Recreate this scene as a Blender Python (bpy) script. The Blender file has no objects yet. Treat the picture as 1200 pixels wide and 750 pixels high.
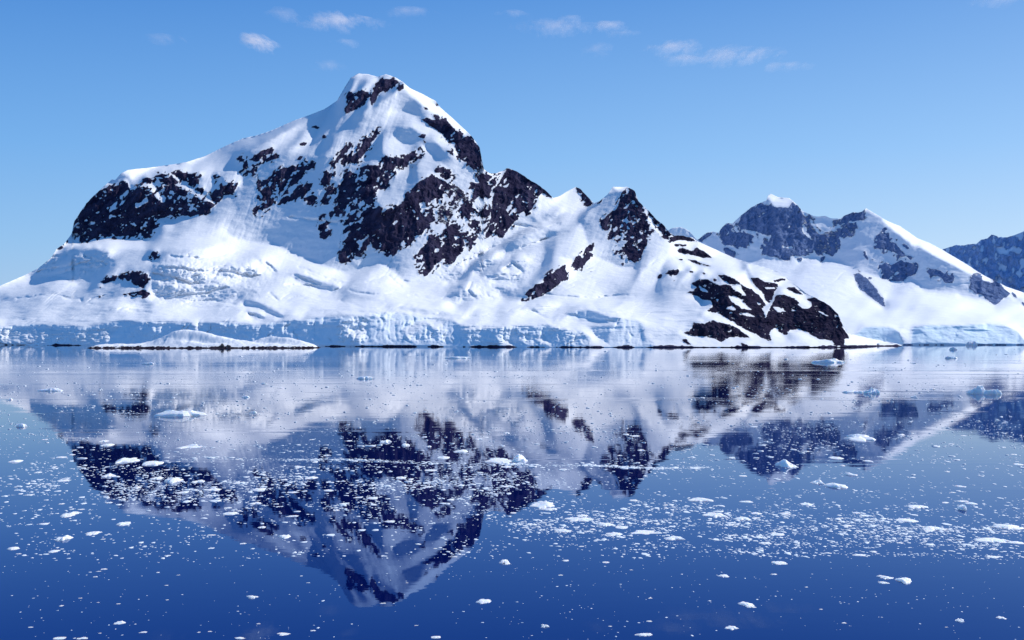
import bpy, math, random
import numpy as np

random.seed(7)
rng = np.random.RandomState(11)
scene = bpy.context.scene
COL = scene.collection

# ------------------------------------------------------------------ image frame
# Outlines and positions are traced in image coordinates: pixel columns and rows are
# kept at image scale (1200 wide) and turned into metres with assumed distances.
FOC, CX, HZ, EYE = 1287.0, 600.0, 394.0, 12.0
SUN_EL, SUN_AZ = math.radians(38), math.radians(37)     # azimuth measured from +X towards +Y
SUN = np.array([math.cos(SUN_EL)*math.cos(SUN_AZ), math.cos(SUN_EL)*math.sin(SUN_AZ), math.sin(SUN_EL)])

def link(o, parent=None):
    COL.objects.link(o)
    if parent is not None: o.parent = parent
    return o

# ------------------------------------------------------------------ noise
def _tab(seed):
    return np.random.RandomState(seed).rand(256, 256).astype(np.float64)
_T = {}
def vnoise(x, y, seed=0):
    if seed not in _T: _T[seed] = _tab(seed)
    T = _T[seed]
    xi = np.floor(x).astype(np.int64); yi = np.floor(y).astype(np.int64)
    fx = x-xi; fy = y-yi
    fx = fx*fx*fx*(fx*(fx*6-15)+10); fy = fy*fy*fy*(fy*(fy*6-15)+10)
    a = T[yi & 255, xi & 255]; b = T[yi & 255, (xi+1) & 255]
    c = T[(yi+1) & 255, xi & 255]; d = T[(yi+1) & 255, (xi+1) & 255]
    return (a*(1-fx)+b*fx)*(1-fy)+(c*(1-fx)+d*fx)*fy*1.0
def fbm(x, y, seed=0, octv=4, gain=.5):
    s = 0; a = 1.0; t = 0
    for k in range(octv):
        s = s+a*(vnoise(x*2**k+13.7*k, y*2**k+7.3*k, seed+k)-.5)*2; t += a; a *= gain
    return s/t
def ridged(x, y, seed=0, octv=4):
    s = 0; a = 1.0; t = 0
    for k in range(octv):
        n = 1-np.abs(vnoise(x*2**k+5.1*k, y*2**k+9.2*k, seed+k)*2-1)
        s = s+a*n*n; t += a; a *= .5
    return s/t
def sstep(a, b, x):
    t = np.clip((x-a)/(b-a), 0, 1); return t*t*(3-2*t)
def blur(A, r):
    if r <= 0: return A
    k = int(math.ceil(r*2.5)); w = np.exp(-.5*(np.arange(-k, k+1)/r)**2); w /= w.sum()
    P = np.pad(A, ((k, k), (0, 0)), mode='edge'); B = sum(w[i]*P[i:i+A.shape[0]] for i in range(2*k+1))
    P = np.pad(B, ((0, 0), (k, k)), mode='edge'); return sum(w[i]*P[:, i:i+A.shape[1]] for i in range(2*k+1))

# ------------------------------------------------------------------ sheets
X0, X1, Y0, Y1 = -70, 1270, 70, 414
GX, GY = np.meshgrid(np.arange(X0, X1, 1.0), np.arange(Y0, Y1, 1.0))
def poly_mask(P, gx, gy):
    ins = np.zeros(gx.shape, bool); n = len(P)
    xs = [p[0] for p in P]; ys = [p[1] for p in P]
    for i in range(n):
        x1, y1 = P[i]; x2, y2 = P[(i+1) % n]
        if y1 == y2: continue
        c = ((gy >= min(y1, y2)) & (gy < max(y1, y2)))
        ins ^= c & (gx < (x2-x1)*(gy-y1)/(y2-y1)+x1)
    return ins
def paint(sheet, P, val, warp=0.0, soft=.6, seed=3, mode='set'):
    xs = [p[0] for p in P]; ys = [p[1] for p in P]; m = 8+int(soft*3)
    i0 = max(0, int(min(ys)-Y0-m)); i1 = min(GX.shape[0], int(max(ys)-Y0+m)+1)
    j0 = max(0, int(min(xs)-X0-m)); j1 = min(GX.shape[1], int(max(xs)-X0+m)+1)
    gx = GX[i0:i1, j0:j1]; gy = GY[i0:i1, j0:j1]
    acc = 0
    for (ox, oy) in ((.25, .25), (-.25, .25), (.25, -.25), (-.25, -.25)):
        wx = gx+ox; wy = gy+oy
        if warp: 
            dx = fbm(wx/4., wy/4., seed, 3)*warp*1.6; dy = fbm(wx/4.+40, wy/4.+9, seed+9, 3)*warp*1.4
            wx = wx+dx; wy = wy+dy
        acc = acc+poly_mask(P, wx, wy)*.25
    a = blur(acc, soft) if soft > 0 else acc
    sub = sheet[i0:i1, j0:j1]
    sheet[i0:i1, j0:j1] = sub*(1-a)+val*a
def sample(sheet, px, py):
    x = np.clip(px-X0, 0, sheet.shape[1]-1.001); y = np.clip(py-Y0, 0, sheet.shape[0]-1.001)
    xi = x.astype(int); yi = y.astype(int); fx = x-xi; fy = y-yi
    return (sheet[yi, xi]*(1-fx)+sheet[yi, xi+1]*fx)*(1-fy)+(sheet[yi+1, xi]*(1-fx)+sheet[yi+1, xi+1]*fx)*fy

# ------------------------------------------------------------------ normals -> relief
def solve(Lu, Lv, valid, anchor, La, aw, iters=(400, 300, 260)):
    """least-squares surface whose slopes are Lu, Lv (per image pixel, y up)"""
    def down(A, f, fn=np.mean):
        h, w = A.shape[0]//f*f, A.shape[1]//f*f
        return fn(A[:h, :w].reshape(h//f, f, w//f, f), axis=(1, 3))
    L = None
    for f, it in zip((8, 4, 2), iters):
        V = down(valid.astype(float), f) > .5
        W = down(valid.astype(float), f)+1e-9
        gu = down(Lu*valid, f)/W*f; gv = down(Lv*valid, f)/W*f
        A = down(anchor*aw, f)*f; LA = down(anchor*La, f)/(down(anchor*1.0, f)+1e-9)
        A = np.where(V & (down(anchor*1.0, f) > 0), A, 0)
        wt = 1/(5+(gu*gu+gv*gv)*(FOC/f)**2)
        eh = (V[:, 1:] & V[:, :-1])*(wt[:, 1:]+wt[:, :-1])*.5; ev = (V[1:] & V[:-1])*(wt[1:]+wt[:-1])*.5
        gh = (gu[:, 1:]+gu[:, :-1])*.5; gvv = -(gv[1:]+gv[:-1])*.5      # row index grows downwards
        def op(x):
            r = A*x
            d = (x[:, 1:]-x[:, :-1])*eh; r[:, 1:] += d; r[:, :-1] -= d
            d = (x[1:]-x[:-1])*ev; r[1:] += d; r[:-1] -= d
            return np.where(V, r, 0)
        b = A*LA
        d = gh*eh; b[:, 1:] += d; b[:, :-1] -= d
        d = gvv*ev; b[1:] += d; b[:-1] -= d
        b = np.where(V, b, 0)
        if L is None: x = np.full(V.shape, float(La[anchor > 0].mean()))
        else:
            x = np.repeat(np.repeat(L, 2, 0), 2, 1)
            x = np.pad(x, ((0, max(0, V.shape[0]-x.shape[0])), (0, max(0, V.shape[1]-x.shape[1]))), mode='edge')[:V.shape[0], :V.shape[1]]
        x = np.where(V, x, 0)
        dg = A+1e-6; dg[:, 1:] += eh; dg[:, :-1] += eh; dg[1:] += ev; dg[:-1] += ev
        r = b-op(x); z = r/dg; p = z.copy(); rz = (r*z).sum()
        for _ in range(it):
            Ap = op(p); al = rz/((p*Ap).sum()+1e-30)
            x += al*p; r -= al*Ap; z = r/dg; rn = (r*z).sum()
            if rn < 1e-12: break
            p = z+rn/rz*p; rz = rn
        # spread valid values outwards so that sampling at the skyline is clean
        L = x.copy(); K = V.copy()
        for _ in range(6 if f > 2 else 14):
            n = np.zeros_like(L); c = np.zeros_like(L)
            for dy, dx in ((1, 0), (-1, 0), (0, 1), (0, -1)):
                n += np.roll(L*K, (dy, dx), (0, 1)); c += np.roll(K.astype(float), (dy, dx), (0, 1))
            fill = (~K) & (c > 0); L[fill] = n[fill]/c[fill]; K |= fill
    return L   # step 2
def sample2(L, px, py):
    x = np.clip((px-X0-.5)/2, 0, L.shape[1]-1.001); y = np.clip((py-Y0-.5)/2, 0, L.shape[0]-1.001)
    xi = x.astype(int); yi = y.astype(int); fx = x-xi; fy = y-yi
    return (L[yi, xi]*(1-fx)+L[yi, xi+1]*fx)*(1-fy)+(L[yi+1, xi]*(1-fx)+L[yi+1, xi+1]*fx)*fy

def slopes(TH, PH):
    t = np.radians(TH); f = np.radians(PH)
    nx = np.sin(t)*np.sin(f); ny = -np.sin(t)*np.cos(f); nz = np.cos(t)
    u = (GX-CX)/FOC; v = (HZ-GY)/FOC
    den = ny+u*nx+v*nz
    den = np.minimum(den, -.075)
    k = -1/den
    return np.clip(k*nx, -14, 14)/FOC, np.clip(k*nz, -9, 13)/FOC

def fit_relief(TH, PH, valid, anchor, La, aw, rounds=9):
    """alternate between an integrable surface and faces turned to or from the sun to match shading traced in image pixels"""
    t = np.radians(TH); f = np.radians(PH)
    n0 = np.stack([np.sin(t)*np.sin(f), -np.sin(t)*np.cos(f), np.cos(t)], -1)
    want = n0@SUN
    u = (GX-CX)/FOC; v = (HZ-GY)/FOC
    n = n0
    for k in range(rounds):
        den = np.minimum(n[..., 1]+u*n[..., 0]+v*n[..., 2], -.075)
        Lu = np.clip(-n[..., 0]/den, -14, 14)/FOC; Lv = np.clip(-n[..., 2]/den, -9, 13)/FOC
        last = k == rounds-1
        L = solve(Lu, Lv, valid, anchor, La, aw, (400, 300, 260) if last else (160, 90, 50))
        if last: return L
        LL = sample2(L, GX, GY)
        lu = np.gradient(LL, axis=1)*FOC; lv = -np.gradient(LL, axis=0)*FOC
        m = np.stack([lu, -(1+u*lu+v*lv), lv], -1); m /= np.linalg.norm(m, axis=-1, keepdims=True)
        ns = m@SUN
        goal = np.where(want < .02, np.minimum(ns, -.26), np.where(want > .25, np.clip(ns, want+.0, want+.09), want))
        pp = m-ns[..., None]*SUN; pp /= np.linalg.norm(pp, axis=-1, keepdims=True)+1e-9
        goal = goal+0.3*(goal-ns)
        goal = np.where(want > .25, np.clip(goal, want-.05, want+.16), goal)
        goal = np.clip(goal, -.8, .97)
        q = goal[..., None]*SUN+np.sqrt(1-goal[..., None]**2)*pp
        lit = (want > .25)*1.0; lb = blur(lit*valid, 4)+1e-3
        qb = np.stack([blur(q[..., c]*lit*valid, 4)/lb for c in range(3)], -1)
        q = np.where((want > .25)[..., None] & valid[..., None], .3*q+.7*qb, q)
        pr = np.where(want > .25, .4+.4*sstep(325, 350, GY), .08)[..., None]
        n = (1-pr)*q+pr*n0; n /= np.linalg.norm(n, axis=-1, keepdims=True)

def mesh_from_grid(name, P, attrs, mat, smooth=True):
    ni, nj = P.shape[:2]
    me = bpy.data.meshes.new(name)
    idx = np.arange(ni*nj).reshape(ni, nj)
    F = np.stack([idx[:-1, :-1], idx[1:, :-1], idx[1:, 1:], idx[:-1, 1:]], -1).reshape(-1, 4)
    me.vertices.add(ni*nj); me.vertices.foreach_set('co', P.reshape(-1).astype(np.float32))
    me.loops.add(F.size); me.loops.foreach_set('vertex_index', F.reshape(-1).astype(np.int32))
    me.polygons.add(len(F))
    me.polygons.foreach_set('loop_start', (np.arange(len(F))*4).astype(np.int32))
    me.polygons.foreach_set('loop_total', np.full(len(F), 4, np.int32))
    me.polygons.foreach_set('use_smooth', np.full(len(F), smooth))
    me.update(calc_edges=True)
    if attrs is not None:
        a = me.color_attributes.new('cover', 'FLOAT_COLOR', 'POINT')
        a.data.foreach_set('color', attrs.reshape(-1).astype(np.float32))
    me.materials.append(mat); me.validate()
    return link(bpy.data.objects.new(name, me))

def build_range(name, sky, water, xr, TH, PH, rock, ice, tone, relief, mat, step=1.25, rows=250,
                ridge_Y=None, back=2.2, skyjag=.8, shoreY=None, seed=40, lfamp=7.0, rid_w=.0004, icerel=1.0, rounds=7, crev=None):
    sx = np.array([p[0] for p in sky], float); sy = np.array([p[1] for p in sky], float)
    wx = np.array([p[0] for p in water], float); wy = np.array([p[1] for p in water], float)
    px = np.arange(xr[0], xr[1]+.01, step)
    skyg = np.interp(GX[0], sx, sy); watg = np.interp(GX[0], wx, wy)
    valid = (GY >= skyg[None]-1) & (GY <= watg[None]+1) & (GX >= xr[0]-2) & (GX <= xr[1]+2)
    shore = (12.0*FOC/(watg-HZ)) if shoreY is None else np.full(watg.shape, shoreY)
    La = np.log(shore)[None]*np.ones_like(GX)
    anchor = (np.abs(GY-watg[None]) <= 1.5)*1.0; aw = np.full(GX.shape, 2.0)
    if ridge_Y is not None:
        rY = np.log(np.interp(GX[0], [p[0] for p in ridge_Y], [p[1] for p in ridge_Y]))
        nr = (GY <= skyg[None]+6) & (GY >= skyg[None]-1) & (anchor == 0)
        La = np.where(nr, rY[None], La); anchor = np.where(nr, 1.0, anchor); aw = np.where(nr, rid_w, aw)
    L = fit_relief(TH, PH, valid, anchor*valid, La, aw, rounds)
    skyc = np.interp(px, sx, sy); watc = np.interp(px, wx, wy)+.55*fbm(px/13., px*0+.7, seed+70, 4)
    rs = sample(rock, px, skyc+2)
    skyc = skyc+fbm(px/5., px*0+.3, seed, 4)*skyjag*(.35+1.3*np.clip(rs, 0, 1))
    t = np.linspace(0, 1, rows)**1.12
    PY = watc[None]*(1-t[:, None])+skyc[None]*t[:, None]; PX = np.broadcast_to(px[None], PY.shape)
    LL = sample2(L, PX, PY)
    R = np.clip(sample(rock, PX, PY), 0, 1); I = sample(ice, PX, PY); RG = sample(relief, PX, PY)
    edge = sstep(0, .03, t)[:, None]
    # crags, ribs and gullies
    wxn = PX+fbm(PX/9., PY/9., seed+3, 3)*3
    crag = (ridged(wxn/13., PY/26., seed+5, 4)-.5)*.0075+(ridged(wxn/4.2+PY/17., PY/9., seed+11, 3)-.5)*.0030+fbm(PX/1.9, PY/2.6, seed+21, 2)*.0010
    LL = LL-(crag+.0015)*R*edge
    LL = LL+(fbm(PX/16., PY/7., seed+31, 3)*.0016+sstep(345, 360, PY)*sstep(398, 385, PY)*fbm(PX/26.+PY/30., PY/3.5, seed+35, 3)*.0022)*(1-R)*edge
    steep = sstep(352, 330, PY)*(1-R)*(1-I)*edge
    LL = LL+((ridged((.9*PX+.35*PY)/6.5, (-.35*PX+.9*PY)/30., seed+81, 4)-.5)*.0013*sstep(.42, .62, vnoise(PX/38., PY/30., seed+83))+(ridged((.9*PX+.35*PY)/3., (-.35*PX+.9*PY)/16., seed+85, 3)-.5)*.0004)*steep
    gl = sstep(285, 305, PY)*sstep(392, 380, PY)*(1-R)*(1-I)*edge
    LL = LL+.0050*ridged((PX*.35+PY)/7.5+fbm(PX/40., PY/40., seed+88, 2)*2, (PX-.35*PY)/46., seed+87, 3)**5*gl*sstep(.35, .6, vnoise(PX/30., PY/14., seed+89))
    LL = LL+(ridged(wxn/7., PY/5., seed+41, 3)-.5)*.0095*RG*edge+fbm(PX/2.2, PY/2., seed+45, 2)*.0012*RG*edge
    LL = LL+((ridged(wxn/11., PY/60., seed+51, 3)-.5)*.0042+fbm(PX/2.5, PY/5., seed+55, 3)*.0003+.0042*ridged(PX/8.+fbm(PX/20., PY/9., seed+57, 2), PY/70.+PX*0, seed+56, 2)**7-.0016*sstep(.5, .9, vnoise(PX/9., PY/7., seed+58)))*I*edge*icerel
    if crev is not None: LL = LL+.0052*sample(crev, PX+fbm(PX/4., PY/4., seed+91, 2)*.8, PY+fbm(PX/6., PY/6., seed+93, 3)*1.6)*(1-R)*edge
    Y = np.exp(LL)
    X = (PX-CX)/FOC*Y; Z = EYE+(HZ-PY)/FOC*Y
    Z[0] = -2.0
    # the far side of the range falls away behind the crest
    Xc, Yc, Zc = X[-1], Y[-1], Z[-1]
    bk = []
    for q, dz in ((.05, .985), (.18, .9), (.45, .66), (.8, .35), (1., -.02)):
        yy = Yc*(1+(back-1)*q*.5); hgt = Zc*dz*(1+.06*fbm(px/30., px*0+q*9, seed+60, 3))
        bk.append(np.stack([Xc*(1+.5*q*(back-1)), yy, hgt if dz > 0 else np.full_like(yy, -6.)], -1))
    P = np.stack([X, Y, Z], -1)
    under = P[0].copy(); under[:, 2] = -9; under[:, 1] -= 0
    P = np.concatenate([under[None], P]+[b[None] for b in bk], 0)
    T = sample(tone, PX, PY)
    at = np.stack([R, I, T, np.ones_like(R)], -1)
    z4 = lambda r: np.concatenate([r[None]]*1, 0)
    lastb = at[-1].copy(); lastb[:, 0] = 0; lastb[:, 1] = 0
    at = np.concatenate([at[:1], at]+[lastb[None]]*len(bk), 0)
    P = P[::-1]; at = at[::-1]
    o = mesh_from_grid(name, P[:, ::-1], at[:, ::-1], mat)
    return o

# ------------------------------------------------------------------ materials
def N(nt, t, **kw):
    n = nt.nodes.new(t)
    for k, v in kw.items():
        if k in n.inputs.keys(): n.inputs[k].default_value = v
        else: setattr(n, k, v)
    return n
def ramp(nt, src, pts):
    r = nt.nodes.new('ShaderNodeValToRGB'); e = r.color_ramp.elements
    while len(e) < len(pts): e.new(.5)
    for el, (p, c) in zip(e, pts): el.position = p; el.color = (*c, 1) if len(c) == 3 else c
    nt.links.new(src, r.inputs[0]); return r.outputs[0]
def mix(nt, f, a, b, mode='MIX'):
    m = nt.nodes.new('ShaderNodeMix'); m.data_type = 'RGBA'; m.blend_type = mode
    for s, v in ((m.inputs[0], f), (m.inputs[6], a), (m.inputs[7], b)):
        if isinstance(v, bpy.types.NodeSocket): nt.links.new(v, s)
        else: s.default_value = v if not isinstance(v, tuple) else (*v, 1)[:4]
    return m.outputs[2]
def math_(nt, op, a, b=None, c=None, clamp=False):
    m = nt.nodes.new('ShaderNodeMath'); m.operation = op; m.use_clamp = clamp
    for s, v in zip(m.inputs, (a, b, c)):
        if v is None: continue
        if isinstance(v, bpy.types.NodeSocket): nt.links.new(v, s)
        else: s.default_value = v
    return m.outputs[0]
def new_mat(name):
    m = bpy.data.materials.new(name); m.use_nodes = True
    nt = m.node_tree; return m, nt, nt.nodes['Principled BSDF']
def pos(nt, scale=(1, 1, 1)):
    g = nt.nodes.new('ShaderNodeNewGeometry'); mp = nt.nodes.new('ShaderNodeMapping')
    mp.inputs['Scale'].default_value = scale; nt.links.new(g.outputs['Position'], mp.inputs[0]); return mp.outputs[0]
def noise(nt, vec, scale, detail=4, rough=.55):
    n = nt.nodes.new('ShaderNodeTexNoise'); n.inputs['Scale'].default_value = scale
    n.inputs['Detail'].default_value = detail; n.inputs['Roughness'].default_value = rough
    nt.links.new(vec, n.inputs['Vector']); return n.outputs['Fac']

def range_material(name, rock_dark, rock_light, snow, icec, s=1.0, edge=.62, snowb=.5, rough_sc=1.0):
    m, nt, b = new_mat(name)
    vc = N(nt, 'ShaderNodeVertexColor', layer_name='cover')
    sep = N(nt, 'ShaderNodeSeparateColor'); nt.links.new(vc.outputs[0], sep.inputs[0])
    P = pos(nt); Pv = pos(nt, (1, 1, .45))
    n1 = noise(nt, P, .16*s, 6, .68); n2 = noise(nt, Pv, .045*s, 6, .65); n3 = noise(nt, Pv, .22*s, 4, .6)
    # where rock shows through: the cover traced in image pixels, broken up at its edges
    f = math_(nt, 'ADD', sep.outputs[0], math_(nt, 'MULTIPLY', math_(nt, 'SUBTRACT', n1, .5), edge*2.2))
    mr = N(nt, 'ShaderNodeMapRange'); mr.inputs[1].default_value = .40; mr.inputs[2].default_value = .56
    nt.links.new(f, mr.inputs[0]); fac = mr.outputs[0]
    rc = ramp(nt, n2, [(.3, rock_dark), (.52, tuple((a+c)*.5 for a, c in zip(rock_dark, rock_light))), (.72, rock_light)])
    rc = mix(nt, math_(nt, 'MULTIPLY', sep.outputs[2], .8), rc, (.024, .019, .028, 1))
    rc = mix(nt, .55, rc, ramp(nt, n3, [(.25, (.25, .25, .28)), (.75, (1.3, 1.25, 1.25))]), 'MULTIPLY')
    sn = mix(nt, ramp(nt, noise(nt, pos(nt, (.5, 1, 1)), .012*s, 5, .6), [(.35, (0, 0, 0)), (.75, (.35, .35, .35))]), snow, tuple(c*k for c, k in zip(snow, (.93, .94, .97))))
    ic = mix(nt, ramp(nt, noise(nt, pos(nt, (1.6, 1, .5)), .05*s, 5, .7), [(.3, (0, 0, 0)), (.7, (1, 1, 1))]), icec, tuple(min(1, c*1.25+.05) for c in icec))
    base = mix(nt, math_(nt, 'MULTIPLY', sep.outputs[1], .9), sn, ic)
    base = mix(nt, fac, base, rc)
    nt.links.new(base, b.inputs['Base Color'])
    b.inputs['Roughness'].default_value = .75; nt.links.new(math_(nt, 'MULTIPLY', math_(nt, 'SUBTRACT', 1.0, fac), .2), b.inputs['Specular IOR Level'])
    bp = N(nt, 'ShaderNodeBump'); bp.inputs['Strength'].default_value = .8; bp.inputs['Distance'].default_value = 1.0
    hs = math_(nt, 'MULTIPLY', noise(nt, P, .035*s, 6, .6), 5.5*snowb/s)
    hr = math_(nt, 'ADD', math_(nt, 'MULTIPLY', n2, 16/s*rough_sc), math_(nt, 'MULTIPLY', n3, 5/s*rough_sc))
    h = math_(nt, 'ADD', hs, math_(nt, 'MULTIPLY', hr, math_(nt, 'ADD', math_(nt, 'MULTIPLY', fac, .9), math_(nt, 'MULTIPLY', sep.outputs[1], .07))))
    nt.links.new(h, bp.inputs['Height']); nt.links.new(bp.outputs[0], b.inputs['Normal'])
    return m

M_ROCK = range_material('snowy_rock', (.015, .014, .038), (.092, .080, .14), (.88, .88, .89), (.80, .89, .95))
M_ISLET = range_material('islet_snow', (.018, .016, .025), (.06, .05, .07), (.88, .88, .89), (.80, .89, .95), snowb=.06)
M_FAR = range_material('hazy_snowy_rock', (.15, .22, .40), (.25, .34, .56), (.84, .86, .90), (.60, .74, .88), s=.6)  # aerial haze is put into these pale bluish base colours
M_FARTHEST = range_material('far_haze_tinted_rock', (.25, .44, .78), (.34, .52, .84), (.50, .66, .85), (.5, .7, .9), s=.4)  # distance haze painted as blue into both rock and snow

# ---------- main massif
SKY_A = [(-70,368),(-40,352),(0,335),(30,322),(45,314),(60,302),(66,292),(75,286),(84,274),(87,259),(92,252),(101,239),(110,229),(122,218),(128,213),(131,210),(135,211),(142,203),(150,199),(170,197),(200,193),(218,190),(240,183),(262,172),(285,162),(300,159),(318,153),(345,141),(362,135),(380,128),(395,118),(403,104),(411,91),(420,86),(432,87),(442,90),(452,87),(462,90),(472,96),(480,103),(495,110),(510,118),(516,126),(530,138),(545,152),(553,160),(562,172),(565,188),(567,198),(574,203),(582,203),(590,200),(594,197),(604,200),(612,205),(622,212),(630,216),(640,224),(648,232),(655,230),(665,224),(675,219),(681,222),(688,230),(696,238),(703,235),(712,228),(718,219),(735,219),(744,224),(748,236),(760,247),(770,258),(778,264),(785,273),(790,276),(800,276),(812,279),(818,283),(840,293),(860,302),(875,307),(900,314),(915,320),(930,332),(945,344),(958,350),(972,358),(982,368),(987,380),(994,390),(1004,393),(1020,396.5),(1040,400.5),(1057,405)]
WAT_A = [(-70,404),(0,404.3),(115,405),(370,406),(600,406.8),(700,407.2),(950,407.4),(1000,407),(1057,406)]
TH = 22+8*fbm(GX/60., GY/25., 70, 4); PH = 25+15*fbm(GX/70., GY/30., 75, 3)
SKYg = np.interp(GX[0], [p[0] for p in SKY_A], [p[1] for p in SKY_A])[None]
TH = np.where(GY > 350, 11+(TH-22), TH)
ROCK = np.zeros_like(GX); ICE = np.zeros_like(GX); TONE = np.zeros_like(GX); REL = np.zeros_like(GX)
def face(P, th, ph, soft=1.5, warp=1.0):
    paint(TH, P, th, warp, soft); paint(PH, P, ph, warp, soft)
SH = (64, -30)      # steep, turned from the sun
# great shaded bowl between the left buttress and the summit
face([(268,270),(277,236),(284,214),(281,196),(284,180),(300,170),(318,162),(345,148),(385,133),(404,112),(420,150),(450,148),(445,160),(430,185),(436,225),(452,250),(500,220),(515,196),(528,180),(545,190),(566,202),(590,215),(640,250),(622,262),(600,275),(585,288),(572,292),(563,300),(545,312),(520,327),(480,334),(470,328),(462,318),(456,316),(447,307),(430,314),(408,320),(395,318),(388,309),(378,308),(362,303),(350,300),(320,284),(300,282),(283,282)], *SH)
face([(280,240),(330,262),(390,300),(395,318),(362,303),(320,284),(283,282),(266,272)], 68, -40, 3)
face([(283,176),(345,146),(400,122),(412,150),(400,185),(370,190),(340,185),(300,188)], 37, -15, 5)
face([(404,104),(414,90),(440,96),(436,108),(404,112)], 36, -10)
face([(405,135),(430,125),(470,100),(500,130),(490,170),(445,150),(430,180),(400,185)], 44, -20, 4)
# lit gullies and cornices
face([(449,150),(458,132),(475,128),(492,140),(512,158),(530,180),(540,195),(528,205),(508,196),(498,172),(480,186),(450,186)], 34, 30, 2)
face([(463,152),(482,148),(494,160),(495,166),(476,168),(465,164)], 60, -35, 2)
face([(455,125),(475,112),(500,121),(492,128),(470,130)], 52, -30, 2)
face([(437,235),(449,224),(456,208),(470,200),(490,192),(502,180),(516,185),(524,196),(508,200),(500,208),(482,222),(472,238),(456,248)], 34, 28, 1.5)
face([(424,186),(436,178),(440,198),(428,203)], 30, 30)
face([(470,95),(495,110),(515,126),(530,138),(552,158),(552,162),(530,148),(510,136),(480,108)], 22, 55, 1.2)
face([(498,170),(508,165),(540,196),(532,204),(520,192)], 62, -40, 1.5)
# left roof of the massif
face([(142,205),(200,195),(240,185),(285,165),(300,160),(300,168),(282,182),(281,198),(262,205),(220,205),(170,206),(150,210)], 18, 30, 2)
face([(130,211),(144,203),(152,205),(154,212),(149,213),(133,219)], 62, -40, 1)
face([(230,205),(281,196),(284,214),(277,236),(268,262),(235,262)], 34, 38, 2)
# glacier below the bowl
face([(270,284),(320,286),(360,306),(408,322),(447,309),(480,336),(520,330),(560,310),(560,352),(300,352),(250,300)], 20, 30, 4)
face([(66,294),(128,281),(170,280),(240,270),(268,275),(290,292),(230,306),(150,300),(100,290)], 22, 12, 2)
# bench behind the ice dome: the buttress stands well back
face([(60,300),(72,289),(128,282),(170,283),(240,276),(262,280),(262,290),(230,292),(170,292),(128,290),(84,294),(66,300)], 7, 20, 1.5)
# left ice dome
face([(32,326),(44,314),(60,302),(78,292),(108,292),(128,298),(127,312),(110,322),(92,331),(66,324),(42,331)], 60, -18, 1.5, 2)
face([(60,302),(80,292),(108,292),(122,300),(115,308),(85,306),(60,312)], 42, -20, 2, 2)
paint(REL, [(40,318),(60,302),(128,296),(126,314),(95,322)], .45, 2, 2)
face([(0,340),(35,326),(66,326),(92,333),(112,326),(120,345),(110,375),(0,378)], 15, 15, 3)
# crevassed ice fall
for P in ([(346,322),(360,323),(378,330),(396,336),(390,341),(368,337),(350,329)], [(300,302),(305,303),(323,318),(320,320)], [(281,351),(300,354),(318,362),(331,371),(326,371),(308,362),(290,357)], [(265,332),(240,334),(218,345),(214,350),(238,350),(264,344)], [(176,319),(200,317),(232,322),(236,329),(222,334),(200,326),(178,324)], [(185,340),(200,338),(212,342),(206,347),(190,346)], [(455,360),(500,362),(540,370),(500,368)], [(610,362),(640,358),(655,361),(630,366)], [(180,312),(205,314),(240,318),(270,310),(300,318),(303,325),(285,326),(250,322),(230,332),(200,330),(180,324)], [(180,330),(200,336),(215,340),(240,336),(262,330),(267,337),(240,344),(215,350),(196,352),(180,344)],
          [(280,312),(292,311),(303,321),(298,325),(284,322)], [(290,366),(305,368),(310,374),(296,372)], [(340,322),(360,325),(380,333),(400,338),(378,340),(350,330)],
          [(300,303),(312,310),(322,318),(316,316)], [(527,357),(530,345),(545,338),(560,345),(552,350),(535,358)], [(520,330),(535,318),(548,316),(540,326),(525,332)],
          [(555,318),(560,308),(582,300),(576,310),(562,321)], [(592,312),(605,303),(618,304),(612,315),(600,317)], [(574,327),(585,318),(610,323),(606,329),(590,330)],
          [(655,300),(680,295),(685,300),(672,305)], [(589,296),(590,288),(612,277),(640,268),(655,271),(640,279),(620,289),(600,296)], [(582,340),(596,334),(600,344),(588,348)],
          [(670,252),(690,250),(700,246),(690,240),(672,246)], [(622,258),(640,245),(640,252),(628,262)], [(152,357),(165,350),(178,353),(170,358)]):
    face(P, 66, -35, .8, 1.2)
paint(REL, [(175,305),(310,303),(320,330),(300,352),(180,356)], .42, 2, 5)
paint(REL, [(505,300),(560,298),(612,290),(640,300),(610,345),(560,358),(520,352)], .38, 2, 5)
paint(REL, [(420,310),(450,312),(500,335),(520,345),(470,362),(420,350)], .14, 2, 6)
# eastern saddle and second peak
face([(648,235),(675,219),(696,240),(700,246),(680,262),(690,290),(660,300),(600,300),(610,280),(640,262),(630,250)], 28, 30, 3)
face([(640,232),(655,232),(632,262),(622,255)], 40, -15, 1.5)
for P in ([(589,296),(590,288),(612,277),(640,268),(655,271),(640,279),(620,289),(600,296)], [(632,254),(650,250),(660,246),(652,255),(640,260)]): face(P, 60, -32, 1.2)
face([(718,219),(708,228),(698,236),(692,246),(681,258),(690,285),(697,302),(716,308),(728,316),(745,313),(757,290),(765,275),(740,230),(736,220)], *SH)
face([(718,218),(737,219),(736,224),(722,223)], 12, 30, .8)
face([(762,274),(770,270),(778,283),(772,300),(758,312),(748,316),(756,295)], 42, 15, 1.5)
face([(776,278),(790,283),(788,294),(776,306),(760,316),(768,300)], 62, -38, 1.2)
face([(786,296),(772,305),(757,313),(748,322),(735,343),(762,344),(772,326),(775,316),(790,300)], 62, -40, 1.5)
face([(680,300),(700,303),(716,310),(745,316),(748,322),(735,343),(700,348),(650,350),(640,345),(668,322)], 30, 16, 3)
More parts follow.
